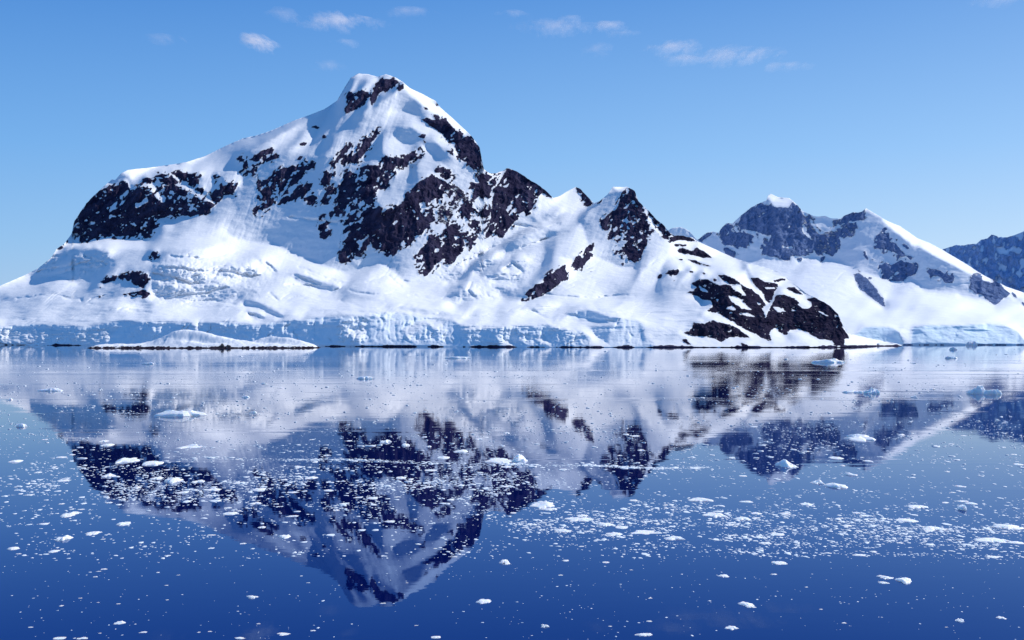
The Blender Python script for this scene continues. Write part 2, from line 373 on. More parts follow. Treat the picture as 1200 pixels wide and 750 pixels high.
# headland snow
face([(790,284),(870,308),(930,334),(900,345),(860,330),(800,318),(770,330),(776,310)], 21, 52, 3)
face([(735,346),(775,330),(810,322),(815,380),(780,382),(735,365)], 22, 10, 6)
face([(870,309),(877,314),(884,330),(893,340),(888,344),(878,328)], 50, -45, 1.2)
face([(878,312),(900,316),(915,322),(900,329),(884,325)], 30, 20, 1.5)
face([(800,378),(860,385),(950,395),(990,404),(990,408),(780,408)], 35, 40, 2)
# shore ice cliffs
CL = [(-70,384),(0,384),(35,380),(60,381),(100,384),(128,378),(150,376),(185,378),(215,379),(240,380),(262,378),(300,381),(330,377),(350,376),(375,372),(425,371),(440,368),(457,366),(475,368),(500,373),(530,376),(545,384),(565,386),(600,383),(640,381),(660,386),(675,392),(690,402),(692,407)]
face(CL+[(692,412),(-70,412)], 76, -6, 1.2, 1.4); paint(ICE, CL+[(692,412),(-70,412)], 1, 1.0, .8)
C2 = [(676,364),(690,364),(715,372),(742,375),(757,382),(754,392),(763,400),(768,408),(690,408),(680,395),(668,380),(660,374)]
face(C2, 74, -20, 1.2, 1); paint(ICE, C2, .8, 1, .8)
face([(660,372),(680,374),(714,378),(722,376),(721,382),(690,384),(700,395),(716,407),(688,407),(692,396),(680,388),(650,384)], 22, 45, 1, .6)
paint(ICE, [(660,372),(680,374),(714,378),(722,376),(721,382),(690,384),(700,395),(716,407),(688,407),(692,396),(680,388),(650,384)], 0, .6, .6)
face([(752,384),(790,386),(800,392),(795,402),(765,403)], 52, 30, 2)
for P in ([(400,394),(406,388),(418,388),(426,376),(430,384),(426,396),(418,400),(410,393)], [(472,386),(482,382),(492,377),(510,374),(520,377),(519,388),(508,386),(500,380),(486,390),(478,398)],
          [(0,386),(40,388),(60,400),(0,405)], [(96,388),(140,383),(130,396),(110,404),(80,404)], [(30,386),(60,386),(90,392),(60,396),(36,396)], [(224,378),(236,378),(238,388),(226,386)],
          [(540,388),(552,380),(570,378),(580,384),(558,387)], [(588,406),(592,398),(600,400),(604,407)], [(628,400),(634,392),(645,402),(646,407)], [(262,380),(266,390),(263,392)], [(303,382),(306,393),(303,393)], [(312,380),(314,388),(311,388)]):
    face(P, 38, 62, 1, 1.5); paint(ICE, P, .1, 1, .8)
paint(REL, [(-70,386),(128,384),(128,405),(-70,405)], .5, 1, 2); paint(REL, [(395,374),(430,374),(430,402),(395,402)], .6, 1, 2)
paint(REL, [(470,374),(525,374),(525,402),(470,402)], .4, 1, 2); paint(REL, [(540,380),(660,380),(690,406),(540,406)], .4, 1, 2)

# ---------- rock cover
def rocks(lst, val=1.0, warp=1.0, tone=None, th=None, ph=None):
    for P in lst:
        paint(ROCK, P, val, warp, .55)
        if th is not None: paint(TH, P, th, warp, 1.0); paint(PH, P, ph, warp, 1.0)
        if tone is not None: paint(TONE, P, tone, 1, 1)
BUTTRESS = [(84,278),(87,260),(91,252),(101,240),(110,229),(120,221),(132,219),(149,213),(152,225),(158,221),(172,217),(180,228),(188,238),(195,236),(186,224),(182,216),(192,218),(205,217),(215,223),(222,226),(236,235),(249,237),(246,247),(232,251),(224,254),(213,251),(205,257),(195,255),(183,257),(186,266),(176,271),(177,280),(168,276),(150,277),(128,277),(112,279),(104,282),(92,284),(95,276),(89,275)]
rocks([BUTTRESS], th=66, ph=-22)
rocks([[(166,210),(180,207),(190,203),(200,205),(207,211),(212,214),(200,217),(192,216),(180,214),(170,213)], [(198,202),(212,203),(224,203),(236,204),(234,212),(222,214),(210,209)],
       [(220,216),(232,208),(234,213),(226,220)], [(232,220),(240,221),(238,226),(230,225)], [(246,229),(252,222),(257,216),(262,213),(272,215),(280,213),(275,223),(277,231),(268,228),(262,229),(256,238),(249,235)],
       [(249,205),(256,204),(262,211),(259,213),(251,209)], [(276,187),(286,180),(290,182),(289,188),(293,202),(287,205),(278,202),(286,198),(285,190)],
       [(292,188),(302,180),(308,175),(319,173),(319,178),(309,183),(303,189)], [(308,187),(318,183),(328,181),(326,186),(310,190)], [(294,200),(302,195),(300,205),(295,206)],
       [(298,251),(300,238),(308,232),(306,225),(301,219),(304,213),(314,209),(322,204),(332,196),(345,195),(352,196),(360,192),(358,202),(350,208),(342,212),(334,220),(327,228),(320,234),(320,240),(311,245),(303,255)],
       [(325,240),(330,233),(340,228),(352,221),(360,214),(367,216),(358,227),(345,234),(335,238)], [(346,188),(352,182),(355,183),(353,188)], [(351,169),(356,166),(359,168),(356,171)], [(352,192),(360,188),(361,191),(354,194)],
       [(364,149),(371,147),(375,149),(372,151)], [(376,161),(379,157),(383,161),(378,163)], [(351,168),(356,166),(358,169),(354,171)],
       [(402,113),(408,107),(415,109),(425,106),(433,109),(427,118),(420,127),(411,131),(402,135),(405,124),(411,120),(408,116)],
       [(436,125),(433,116),(438,108),(442,99),(449,94),(458,92),(468,96),(463,98),(457,102),(452,107),(447,106),(441,113)], [(466,102),(472,98),(473,104),(467,107)],
       [(392,190),(400,177),(408,166),(413,168),(408,175),(403,182),(411,184),(419,178),(424,170),(420,164),(433,161),(439,155),(442,148),(447,148),(444,157),(438,166),(432,176),(421,186),(413,192),(405,195),(399,192)],
       [(447,187),(452,181),(460,187),(466,184),(478,186),(484,178),(493,171),(496,177),(490,187),(480,195),(470,195),(460,193),(450,194)],
       [(340,217),(342,205),(350,200),(356,193),(372,190),(368,197),(358,200),(352,210),(344,216)], [(340,228),(352,221),(360,217),(358,222),(350,230),(342,236)],
       [(359,232),(367,228),(373,232),(368,240),(361,241)], [(376,212),(380,203),(386,197),(388,190),(393,191),(392,198),(389,206),(385,215),(378,220)], [(377,236),(386,221),(392,217),(390,225),(394,226),(386,238),(380,240)],
       [(373,268),(376,254),(386,251),(385,258),(382,268),(375,270)], [(374,280),(380,272),(390,268),(386,275),(380,280)],
       [(397,297),(404,290),(401,284),(404,278),(405,268),(411,262),(402,265),(400,258),(410,252),(398,254),(391,253),(391,240),(396,232),(397,220),(401,214),(403,204),(412,199),(426,195),(440,193),(445,200),(452,192),(460,192),(461,205),(453,213),(455,219),(446,223),(440,214),(436,220),(434,228),(442,240),(452,246),(458,243),(466,241),(474,236),(479,225),(488,215),(500,209),(510,207),(520,212),(529,218),(523,229),(515,240),(508,248),(510,258),(500,265),(488,280),(478,288),(470,287),(463,298),(455,298),(446,292),(437,291),(434,283),(430,288),(428,298),(420,302),(414,295),(405,302),(412,307),(400,308),(394,297)],
       ], th=60, ph=-24)
rocks([[(494,140),(500,138),(508,141),(515,142),(518,138),(524,143),(530,150),(540,156),(543,160),(538,164),(533,168),(525,164),(518,157),(512,152),(505,148)], [(495,124),(502,127),(502,129),(497,128)], [(501,132),(509,135),(516,141),(510,139)], [(510,121),(514,120),(517,127),(512,126)],
       [(533,169),(538,164),(545,161),(552,157),(556,166),(562,172),(564,182),(563,192),(568,198),(560,199),(552,195),(546,190),(539,186),(535,178)], [(489,160),(494,157),(499,157),(497,162)], [(495,165),(500,166),(504,171),(499,170)],
       [(508,200),(515,196),(526,198),(526,204),(537,205),(530,208),(522,211),(515,206)], [(524,176),(530,178),(532,182),(526,180)]], th=70, ph=12)
rocks([[(558,206),(565,203),(575,206),(582,205),(582,215),(576,220),(573,231),(566,233),(556,228),(548,222),(553,215),(562,215)], [(537,248),(541,238),(548,233),(551,240),(560,248),(572,246),(574,236),(575,245),(573,253),(566,257),(556,252),(546,256),(540,254)],
       [(484,302),(492,293),(500,285),(502,275),(508,274),(515,276),(518,285),(520,270),(528,262),(537,262),(536,270),(545,272),(555,275),(549,264),(547,259),(556,258),(564,260),(560,266),(564,275),(558,281),(552,293),(545,288),(540,298),(530,303),(520,303),(512,308),(505,317),(498,324),(492,318),(490,308)],
       [(524,304),(530,303),(528,309),(525,313)], [(568,278),(574,262),(577,240),(580,222),(585,215),(590,205),(594,197),(603,199),(612,205),(623,211),(630,213),(638,220),(645,228),(649,233),(640,230),(634,226),(630,233),(625,243),(618,250),(609,250),(607,257),(601,262),(593,272),(587,279),(582,275),(575,279)],
       [(674,219),(680,220),(687,228),(696,239),(688,240),(682,230)], [(684,239),(690,236),(694,240),(688,242)], [(697,240),(702,236),(708,230),(704,237)]], th=62, ph=-20)
rocks([[(530,214),(542,222),(548,232),(535,245),(525,262),(512,262),(514,245),(523,228)]], .5, 1.2)
rocks([[(705,258),(715,250),(724,244),(726,234),(733,227),(737,220),(743,222),(746,233),(753,241),(758,252),(760,262),(768,270),(760,276),(758,287),(754,293),(750,302),(743,306),(735,303),(727,297),(720,299),(719,294),(730,286),(720,281),(713,280),(714,270),(708,270),(704,264)],
       [(758,245),(765,250),(775,257),(781,266),(787,276),(785,282),(777,275),(770,267),(764,258)]], th=64, ph=-25)
rocks([[(674,318),(673,305),(683,300),(687,290),(694,285),(697,284),(694,293),(690,302),(684,312),(678,317)], [(610,353),(613,346),(627,334),(638,330),(638,324),(650,318),(663,310),(664,325),(650,337),(635,347),(620,353)],
       [(728,308),(731,307),(731,311),(728,311)], [(173,304),(179,294),(185,296),(187,302),(180,305)]], th=72, ph=5)
rocks([[(117,330),(125,326),(137,322),(136,327),(124,332)], [(137,324),(153,320),(160,318),(162,321),(155,325),(142,327)], [(153,330),(158,323),(172,321),(174,330),(168,337),(158,334)], [(141,345),(150,344),(160,342),(168,339),(177,345),(168,350),(160,348)], [(112,347),(119,346),(118,349),(112,349)], [(113,337),(120,336),(119,338)],
       [(66,293),(70,287),(75,286),(73,291)], [(76,284),(80,281),(79,286)]], th=66, ph=-10)
HEAD = [[(788,277),(800,275),(812,279),(818,284),(805,282),(796,281),(789,284)], [(790,286),(803,286),(806,288),(792,289)], [(793,292),(802,291),(811,294),(816,290),(824,294),(835,302),(822,302),(810,299),(797,296)], [(792,302),(800,303),(799,305)], [(804,304),(815,305),(835,313),(820,310)],
        [(777,322),(785,317),(795,315),(797,319),(793,322),(780,322)], [(770,327),(773,321),(776,322),(773,327)], [(807,317),(813,318),(812,320),(808,320)], [(822,318),(828,321),(824,322)], [(836,326),(841,329),(837,330)], [(787,328),(791,328),(790,330)],
        [(841,322),(850,322),(858,325),(870,334),(862,333),(855,333),(848,328)], [(867,333),(880,339),(891,347),(897,357),(893,362),(884,353),(875,346)],
        [(805,343),(810,341),(817,337),(810,332),(820,327),(830,328),(842,334),(852,333),(862,340),(873,346),(884,353),(893,361),(897,372),(901,384),(903,401),(890,394),(875,387),(862,379),(852,373),(843,367),(832,366),(829,364),(836,360),(834,352),(822,350),(812,345)],
        [(801,390),(811,385),(812,378),(826,379),(835,376),(847,379),(855,381),(868,387),(879,396),(870,395),(855,395),(845,401),(835,396),(825,394),(812,394)], [(799,398),(804,397),(811,405),(806,404)], [(867,401),(877,404),(881,408),(870,407)],
        [(879,326),(888,326),(897,331),(911,333),(911,338),(909,341),(906,348),(902,356),(899,353),(893,342),(885,335)], [(906,328),(920,326),(921,328),(908,331)], [(920,337),(932,337),(941,346),(930,343)], [(930,331),(940,337),(953,347),(945,345)],
        [(897,372),(903,359),(908,347),(918,345),(930,349),(938,355),(940,362),(950,361),(952,355),(945,350),(955,349),(962,351),(970,355),(981,365),(986,378),(990,388),(996,396),(990,397),(988,405),(978,406),(974,399),(960,397),(952,393),(945,388),(935,385),(925,387),(922,393),(912,389),(908,384),(905,386),(902,390)]]
rocks(HEAD, tone=.5, th=60, ph=-24, warp=.9)
# snow lying on the rock
def snows(lst, th=38, ph=15, warp=.8):
    for P in lst: paint(ROCK, P, 0, warp, .5); paint(TH, P, th, warp, .8); paint(PH, P, ph, warp, .8)
snows([[(150,222),(151,228),(146,238),(135,245),(127,249),(131,240),(140,232),(145,226)], [(158,238),(165,237),(172,230),(174,236),(166,241),(160,244)], [(144,247),(150,246),(147,249)], [(160,258),(168,260),(174,265),(170,267),(165,262)], [(184,224),(192,228),(197,236),(193,238),(186,230)],
       [(203,234),(210,231),(212,235),(205,238)], [(180,254),(188,252),(186,257),(180,259)], [(205,225),(214,230),(212,234),(204,229)], [(200,240),(204,244),(200,248)], [(222,240),(228,238),(226,246)]], 40, 18)
snows([[(415,222),(426,216),(430,218),(420,231),(415,232)], [(404,250),(418,245),(414,252)], [(459,262),(466,258),(467,261),(461,264)], [(479,240),(482,242),(488,250),(485,250)], [(484,252),(490,254),(492,258),(487,257)], [(491,238),(498,236),(499,244),(494,248)], [(424,272),(428,274),(428,277)], [(412,113),(420,113),(418,117)], [(440,212),(446,206),(444,214)],
       [(313,215),(320,212),(316,220)], [(334,213),(342,208),(340,214)], [(322,225),(328,222),(324,232)], [(502,262),(510,262),(512,270),(504,272)],
       [(585,215),(600,210),(602,214),(597,220),(586,219)], [(584,236),(591,237),(590,239),(585,239)], [(577,272),(581,266),(582,269),(578,274)], [(589,270),(593,267),(592,271)],
       [(532,275),(540,278),(534,281)], [(560,238),(566,234),(568,240)],[(738,233),(744,236),(746,239),(738,240),(733,245),(731,243)], [(738,287),(752,279),(752,283),(740,290)], [(748,262),(752,262),(750,265)], [(727,258),(732,256),(731,260)], [(712,263),(717,265),(716,272),(712,270)], [(742,254),(748,256),(745,258)], [(744,294),(752,290),(750,294)], [(758,256),(762,262),(768,270),(772,275),(766,272),(760,266)]], 44, -20)
snows([[(617,216),(624,214),(622,223),(617,221)], [(852,346),(864,347),(874,357),(881,364),(868,361),(857,353)], [(850,362),(858,358),(863,363),(857,364)], [(864,368),(875,366),(888,372),(878,371)], [(817,335),(826,338),(832,344),(822,341)], [(887,353),(893,356),(890,358)], [(838,350),(843,352),(840,354)],
       [(904,359),(915,361),(923,365),(912,366)], [(926,361),(932,364),(928,366)], [(957,363),(965,366),(973,372),(962,368)], [(934,356),(940,354),(950,359),(948,362),(940,361)], [(896,337),(908,336),(910,338),(898,339)], [(165,328),(170,328),(169,330)], [(902,355),(905,352),(909,342),(912,343),(908,350),(903,358)]], 28, 35)
# dark boulders along the tide line
tide_h = 4.2*(vnoise(GX/17., GX*0+2., 91)*.75+vnoise(GX/3.6, GX*0+5., 92)*.3-.40+.16*sstep(600, 720, GX))
tide = sstep(.4, -.4, (np.interp(GX[0], [p[0] for p in WAT_A], [p[1] for p in WAT_A])[None]-GY)-tide_h)
ROCK = np.maximum(ROCK, tide*(GX > 5)); ROCK = np.where((GY > 404.8) & (GX > 985), np.maximum(ROCK, .9), ROCK)
# breaking up: small snow ledges on steep rock, and loose outcrops
m1 = fbm(GX/2.6+GY/6., GY/2.0-GX/9., 111, 3); m2 = fbm(GX/22., GY/22., 115, 2)
main = (GX < 790)
dap = sstep(200, 250, GX)*sstep(700, 560, GX)
nearR = blur(ROCK, 5)
ROCK = np.maximum(ROCK, .9*sstep(.08, .35, nearR)*sstep(.10, .24, fbm((.8*GX+.6*GY)/2.6, (-.6*GX+.8*GY)/5.5, 151, 3)+.06*sstep(260, 330, GX))*(GY < 330)*(GX < 790))
m3 = np.where(GX > 270, fbm((.8*GX+.6*GY)/3.6, (-.6*GX+.8*GY)/9., 118, 4), fbm(GX/6.5+GY/14., GY/4.6-GX/14., 118, 4))
ROCK = ROCK-np.where(main, 1.0*sstep(.20, .30, m3*.8+.55*m1+.42*m2+.02*dap-.10+.13*sstep(165, 190, GX)*sstep(290, 275, GX)+.05*sstep(330, 360, GX)*sstep(420, 400, GX)+.05*sstep(490, 510, GX)*sstep(590, 570, GX)), .6*sstep(.3, .45, m1))*(ROCK > .6)*(1-tide)
ROCK = np.clip(ROCK, 0, 1); ROCK = blur(ROCK, .35)
PH = PH+30*fbm(GX/9.+GY/40., GY/30., 121, 3)*blur(ROCK, 1.5)+(10*fbm(GX/18., GY/10., 125, 3))*(1-ROCK)
TH = np.clip(TH+14*fbm(GX/14., GY/8., 129, 3)*blur(ROCK, 1.5)+4*fbm(GX/20., GY/9., 133, 3), 4, 86)
RR_ = np.clip(REL, 0, .6)*(1-ROCK)
TH = TH+34*RR_*np.maximum(0, fbm(GX/8.+GY/9., GY/4.5, 141, 4)-.02)*1.6
PH = PH+60*RR_*fbm(GX/7., GY/5., 145, 4)
gl = sstep(290, 310, GY)*(1-ROCK)*(1-ICE)
TH = TH+26*gl*ridged((GX*.35+GY)/9.+fbm(GX/40., GY/40., 148, 2)*2, (GX-.35*GY)/60., 147, 3)**4*sstep(.35, .6, vnoise(GX/34., GY/16., 149))
TH = np.clip(TH, 4, 86)
TH = blur(TH, .6); PH = blur(PH, .6)
CREV = np.zeros_like(GX)
for ln_ in ([(185,312),(240,318),(262,312)], [(180,320),(205,326),(225,333),(248,331)], [(195,350),(215,346),(240,344),(266,337)], [(250,325),(258,318),(290,322)], [(283,324),(303,323)], [(311,307),(323,319)], [(345,322),(375,334)], [(335,333),(365,336),(380,340)],
            [(300,357),(312,365),(330,372)], [(290,367),(308,373)], [(316,344),(325,352)], [(260,362),(290,358),(305,360)], [(350,313),(380,325)], [(360,320),(380,328),(400,330)], [(365,335),(390,341),(400,337)], [(400,352),(430,362),(450,364),(475,357)], [(380,365),(430,366),(450,368)],
            [(590,315),(600,308),(612,318),(605,325)], [(553,330),(548,340),(558,350)], [(570,325),(590,322)], [(625,365),(640,372)], [(660,368),(690,372),(720,377)], [(545,372),(600,366)], [(700,363),(740,370)], [(45,318),(80,312),(110,305)], [(60,325),(85,316)], [(100,300),(125,310)], [(140,362),(175,366)], [(60,300),(90,298)],
            [(600,262),(630,268),(655,262)], [(610,290),(640,280),(665,272)], [(560,300),(590,283),(625,270)], [(340,254),(370,258),(395,262)], [(430,330),(455,322),(470,336)], [(200,300),(235,303),(262,298)], [(215,356),(250,352),(275,356)], [(20,350),(60,345),(95,352)], [(640,345),(690,350),(735,346)], [(480,346),(510,352),(535,346)], [(410,340),(440,346),(462,343)]):
    for (xa, ya), (xb, yb) in zip(ln_[:-1], ln_[1:]):
        tt = np.clip(((GX-xa)*(xb-xa)+(GY-ya)*(yb-ya))/((xb-xa)**2+(yb-ya)**2), 0, 1)
        dd = np.hypot(GX-xa-tt*(xb-xa), (GY-ya-tt*(yb-ya))*1.3)
        CREV = np.maximum(CREV, np.exp(-(dd/1.7)**2))
CREV *= .35+1.1*vnoise(GX/11., GY/8., 161)
massif = build_range('mountain_massif', SKY_A, WAT_A, (-70, 1057), TH, PH, ROCK, ICE, TONE, REL, M_ROCK, rows=320, step=1.05, crev=CREV, skyjag=.7,
                     ridge_Y=[(-70,2000),(80,2300),(250,2900),(430,3100),(600,2700),(720,2500),(850,2100),(990,1500),(1057,1400)], seed=40)
massif['kind'] = 'structure'

# ---------- range to the right
SKY_B = [(800,290),(815,282),(820,279),(828,273),(835,271),(842,273),(845,268),(852,261),(858,262),(868,253),(880,243),(890,238),(898,235),(900,229),(903,227),(912,231),(925,232),(932,238),(935,241),(940,247),(950,252),(958,254),(967,253),(974,256),(985,256),(990,252),(1000,249),(1010,248),(1015,244),(1020,247),(1030,253),(1040,259),(1055,265),(1065,272),(1075,279),(1090,285),(1105,293),(1120,302),(1135,311),(1150,321),(1165,329),(1180,336),(1200,343),(1270,362)]
WAT_B = [(780,404.3),(1270,404.3)]
TH = 28+4*fbm(GX/50., GY/20., 170, 4); PH = 14+8*fbm(GX/60., GY/25., 175, 3)
ROCK = np.zeros_like(GX); ICE = np.zeros_like(GX); TONE = np.zeros_like(GX); REL = np.zeros_like(GX)
face([(780,352),(960,352),(1010,345),(1080,340),(1123,348),(1160,358),(1270,365),(1270,404),(780,404)], 9, 10, 4)
face([(780,260),(960,240),(985,250),(985,306),(960,303),(900,303),(880,308),(780,300)], 62, -25, 2)
face([(955,300),(970,290),(985,262),(1013,248),(1032,256),(1047,270),(1066,284),(1074,300),(1076,284),(1100,298),(1140,318),(1158,332),(1160,352),(1124,346),(1124,336),(1110,340),(1083,339),(1075,330),(1060,318),(1035,326),(1020,320),(1003,316),(985,306),(970,303)], 63, -32)
face([(903,228),(912,231),(925,232),(934,240),(920,243),(905,241)], 35, 30, 1)
face([(900,228),(904,236),(903,242),(885,241)], 52, -40, 1)
face([(1022,247),(1040,258),(1066,271),(1090,284),(1150,320),(1200,342),(1240,355),(1180,345),(1140,322),(1100,302),(1075,288),(1050,272)], 26, 52, 1.2)
face([(880,306),(905,302),(950,302),(975,308),(1000,318),(1002,335),(985,330),(960,318),(930,322),(900,320),(885,312)], 38, -15, 3)
face([(940,305),(960,302),(990,310),(1003,318),(1012,340),(990,352),(950,345),(925,325)], 24, 15, 3)
CB = [(990,394),(1004,392),(1012,384),(1030,383),(1045,385),(1053,390),(1058,402),(1059,408),(990,408)]
CB2 = [(1067,406),(1070,384),(1088,381),(1120,382),(1150,379.5),(1165,380),(1180,383),(1192,389),(1202,402),(1202,408),(1067,408)]
for C in (CB, CB2): face(C, 79, -10, .8, .5); paint(ICE, C, 1, .5, .6)
face([(1058,384),(1068,384),(1066,406),(1061,406),(1054,392)], 55, 50, .8); face([(1153,378),(1156,380),(1155,388),(1152,385)], 50, 60, .6, .4)
face([(1200,386),(1270,384),(1270,408),(1204,408)], 60, 55, 1)
rocks([[(866,260),(868,253),(878,245),(890,241),(900,240),(912,243),(923,243),(930,240),(935,241),(940,250),(943,258),(938,263),(945,275),(950,285),(944,292),(945,299),(930,300),(915,302),(905,301),(892,297),(898,286),(905,276),(893,274),(885,271),(872,268)],
       [(843,273),(846,267),(853,262),(857,264),(853,273),(847,283)], [(850,280),(855,272),(866,272),(875,274),(887,277),(877,281),(878,286),(870,290),(862,288),(853,287)], [(847,290),(855,291),(863,296),(860,303),(850,298)], [(818,281),(828,274),(836,272),(830,278),(822,284)], [(895,281),(900,282),(898,286)]], th=66, ph=-30)
rocks([[(940,253),(950,253),(950,262),(960,275),(975,270),(985,272),(983,292),(976,301),(965,297),(955,297),(948,282),(944,265)], [(984,262),(1005,262),(1002,275),(996,280),(988,275)], [(950,252),(957,257),(952,260)], [(975,258),(983,256),(982,264),(976,268)]], .56)
rocks([[(986,257),(992,251),(1003,249),(1014,245),(1012,251),(1008,258),(1000,260),(995,258)], [(1026,276),(1033,273),(1042,276),(1042,283),(1050,286),(1055,292),(1063,300),(1055,300),(1048,295),(1038,293),(1026,290),(1028,283)],
       [(1033,268),(1037,267),(1039,270),(1035,271)], [(1056,285),(1063,288),(1067,293),(1060,290)], [(1061,299),(1070,302),(1067,304)], [(1030,313),(1036,307),(1045,310),(1055,305),(1065,308),(1074,312),(1071,321),(1060,327),(1052,330),(1043,328),(1037,325),(1034,318)],
       [(1085,317),(1097,315),(1106,320),(1118,324),(1117,331),(1108,332),(1104,326),(1095,323),(1090,326),(1088,320)], [(1137,326),(1143,323),(1152,328),(1160,331),(1170,330),(1177,338),(1184,345),(1178,348),(1172,354),(1165,357),(1158,353),(1152,346),(1142,343),(1136,337)],
       [(1163,326),(1172,331),(1171,334),(1165,330)], [(1186,341),(1194,349),(1190,349),(1185,344)], [(1197,353),(1206,358),(1204,362),(1198,357)], [(1000,322),(1005,319),(1014,325),(1020,330),(1028,342),(1035,350),(1037,361),(1033,358),(1028,354),(1018,346),(1010,340),(1003,330)],
       [(1005,314),(1009,318),(1006,318)], [(961,308),(962,301),(967,300),(966,305)], [(911,304),(918,300),(926,302),(925,305)], [(933,303),(940,301),(939,306)], [(1010,295),(1013,294),(1018,304),(1015,304)], [(1020,302),(1025,306),(1022,306)]], th=64, ph=-30)
snows([[(888,254),(897,246),(899,247),(890,255)], [(915,286),(922,289),(931,287),(929,291),(918,291)], [(1042,327),(1052,317),(1054,319),(1045,328)], [(924,263),(926,266),(923,267)], [(938,263),(945,270),(951,281),(948,281),(941,272)]], 44, -10)
tide = sstep(.4, -.4, (404.3-GY)-2.4*(vnoise(GX/6., GX*0+2., 93)*.6+vnoise(GX/2.5, GX*0+5., 94)*.45-.38))
ROCK = np.maximum(ROCK, tide)
ROCK = ROCK-.3*sstep(.3, .6, m1)*(ROCK > .6)*(1-tide); ROCK = np.clip(blur(ROCK, .35), 0, 1)
nearR = blur(ROCK, 6); ROCK = np.maximum(ROCK, .9*sstep(.06, .35, nearR)*sstep(.02, .2, fbm((.8*GX-.5*GY)/3., GY/5., 251, 3))*(GX < 1010)*(GY < 300)); ROCK = np.maximum(ROCK, .85*sstep(.06, .3, nearR)*sstep(.12, .25, fbm((.8*GX+.5*GY)/3., GY/5., 255, 3))*(GX >= 1010)*(GY < 330))
PH = PH+30*fbm(GX/8., GY/40., 221, 3)*blur(ROCK, 1.5)+8*fbm(GX/18., GY/10., 225, 3)*(1-ROCK)
TH = np.clip(TH+4*fbm(GX/20., GY/9., 233, 3), 4, 86); TH = blur(TH, .7); PH = blur(PH, .7)
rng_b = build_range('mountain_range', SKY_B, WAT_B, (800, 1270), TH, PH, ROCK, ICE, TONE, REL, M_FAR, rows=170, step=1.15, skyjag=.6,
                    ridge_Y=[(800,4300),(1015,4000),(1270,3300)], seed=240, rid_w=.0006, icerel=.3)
rng_b['kind'] = 'structure'

# ---------- farthest wall, coloured blue for haze, and the small snow dome behind the saddle
def far_range(name, sky, xr, baseY, mat, rockv, seed, th, ph):
    global TH, PH, ROCK, ICE, TONE, REL
    TH = np.full_like(GX, th)+8*fbm(GX/14., GY/10., seed, 3); PH = ph+35*fbm(GX/12., GY/30., seed+4, 3)
    z = np.zeros_like(GX)
    m = fbm(GX/5.+GY/14., GY/9.-GX/20., seed+8, 4)
    RK = rockv-1.0*sstep(.04, .3, m) if rockv > 0 else z
    skyl = np.interp(GX[0], [p[0] for p in sky], [p[1] for p in sky])[None]
    o = build_range(name, sky, [(X0, 396.), (X1, 396.)], xr, TH, PH, np.clip(RK, 0, 1), z, z, z, mat, rows=110, skyjag=.8, shoreY=baseY, seed=seed+20)
    o['kind'] = 'structure'; return o
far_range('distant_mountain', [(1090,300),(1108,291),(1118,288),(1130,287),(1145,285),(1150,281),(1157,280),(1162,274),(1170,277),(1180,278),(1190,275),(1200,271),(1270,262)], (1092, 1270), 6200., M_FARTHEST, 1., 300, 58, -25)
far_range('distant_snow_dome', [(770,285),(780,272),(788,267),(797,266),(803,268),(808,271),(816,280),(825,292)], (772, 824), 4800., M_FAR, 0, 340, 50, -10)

# ------------------------------------------------------------------ camera
cam = bpy.data.cameras.new('camera'); co = link(bpy.data.objects.new('camera', cam))
cam.sensor_width = 36; cam.lens = 36*FOC/1200; cam.shift_y = (HZ-375)/1200
co.location = (0, 0, EYE); co.rotation_euler = (math.radians(90), 0, 0)
cam.clip_start = .5; cam.clip_end = 120000
scene.camera = co
scene.render.resolution_x = 1024; scene.render.resolution_y = 640

# ------------------------------------------------------------------ sky and sun
w = bpy.data.worlds.new("World"); scene.world = w; w.use_nodes = True; nt = w.node_tree
bg = nt.nodes['Background']
skyn = N(nt, 'ShaderNodeTexSky', sky_type='NISHITA', sun_disc=False, sun_elevation=SUN_EL)
skyn.sun_rotation = math.radians(90)-SUN_AZ
skyn.air_density = 1.0; skyn.dust_density = .35; skyn.ozone_density = 2.5; skyn.altitude = 0
hs = N(nt, 'ShaderNodeHueSaturation'); hs.inputs['Saturation'].default_value = 1.12; hs.inputs['Value'].default_value = 1
nt.links.new(skyn.outputs[0], hs.inputs['Color'])
tc = nt.nodes.new('ShaderNodeTexCoord'); sx_ = nt.nodes.new('ShaderNodeSeparateXYZ'); nt.links.new(tc.outputs['Generated'], sx_.inputs[0])
K = 9.8
air = ramp(nt, sx_.outputs[2], [(0, (.52, .61, .82)), (.035, (.44, .60, .87)), (.08, (.35, .57, .88)), (.16, (.22, .47, .86)), (.30, (.075, .27, .70)), (.6, (.030, .18, .52)), (1, (.02, .14, .42))])
airk = nt.nodes.new('ShaderNodeVectorMath'); airk.operation = 'SCALE'; nt.links.new(air, airk.inputs[0]); airk.inputs['Scale'].default_value = K
side = ramp(nt, math_(nt, 'ADD', sx_.outputs[0], .5), [(0, (.74, .88, .97)), (.5, (.97, .99, 1)), (1, (1.16, 1.07, 1.02))])
nt.links.new(mix(nt, 1., mix(nt, .78, hs.outputs[0], airk.outputs[0]), side, 'MULTIPLY'), bg.inputs[0]); bg.inputs[1].default_value = .11
sl = bpy.data.lights.new('sun', 'SUN'); sl.energy = 4.35; sl.angle = math.radians(.5); sl.color = (1, .965, .91)
so = link(bpy.data.objects.new('sun', sl))
from mathutils import Vector
so.rotation_euler = Vector(SUN).to_track_quat('Z', 'Y').to_euler()
scene.view_settings.view_transform = 'Standard'; scene.view_settings.look = 'None'; scene.view_settings.exposure = 0

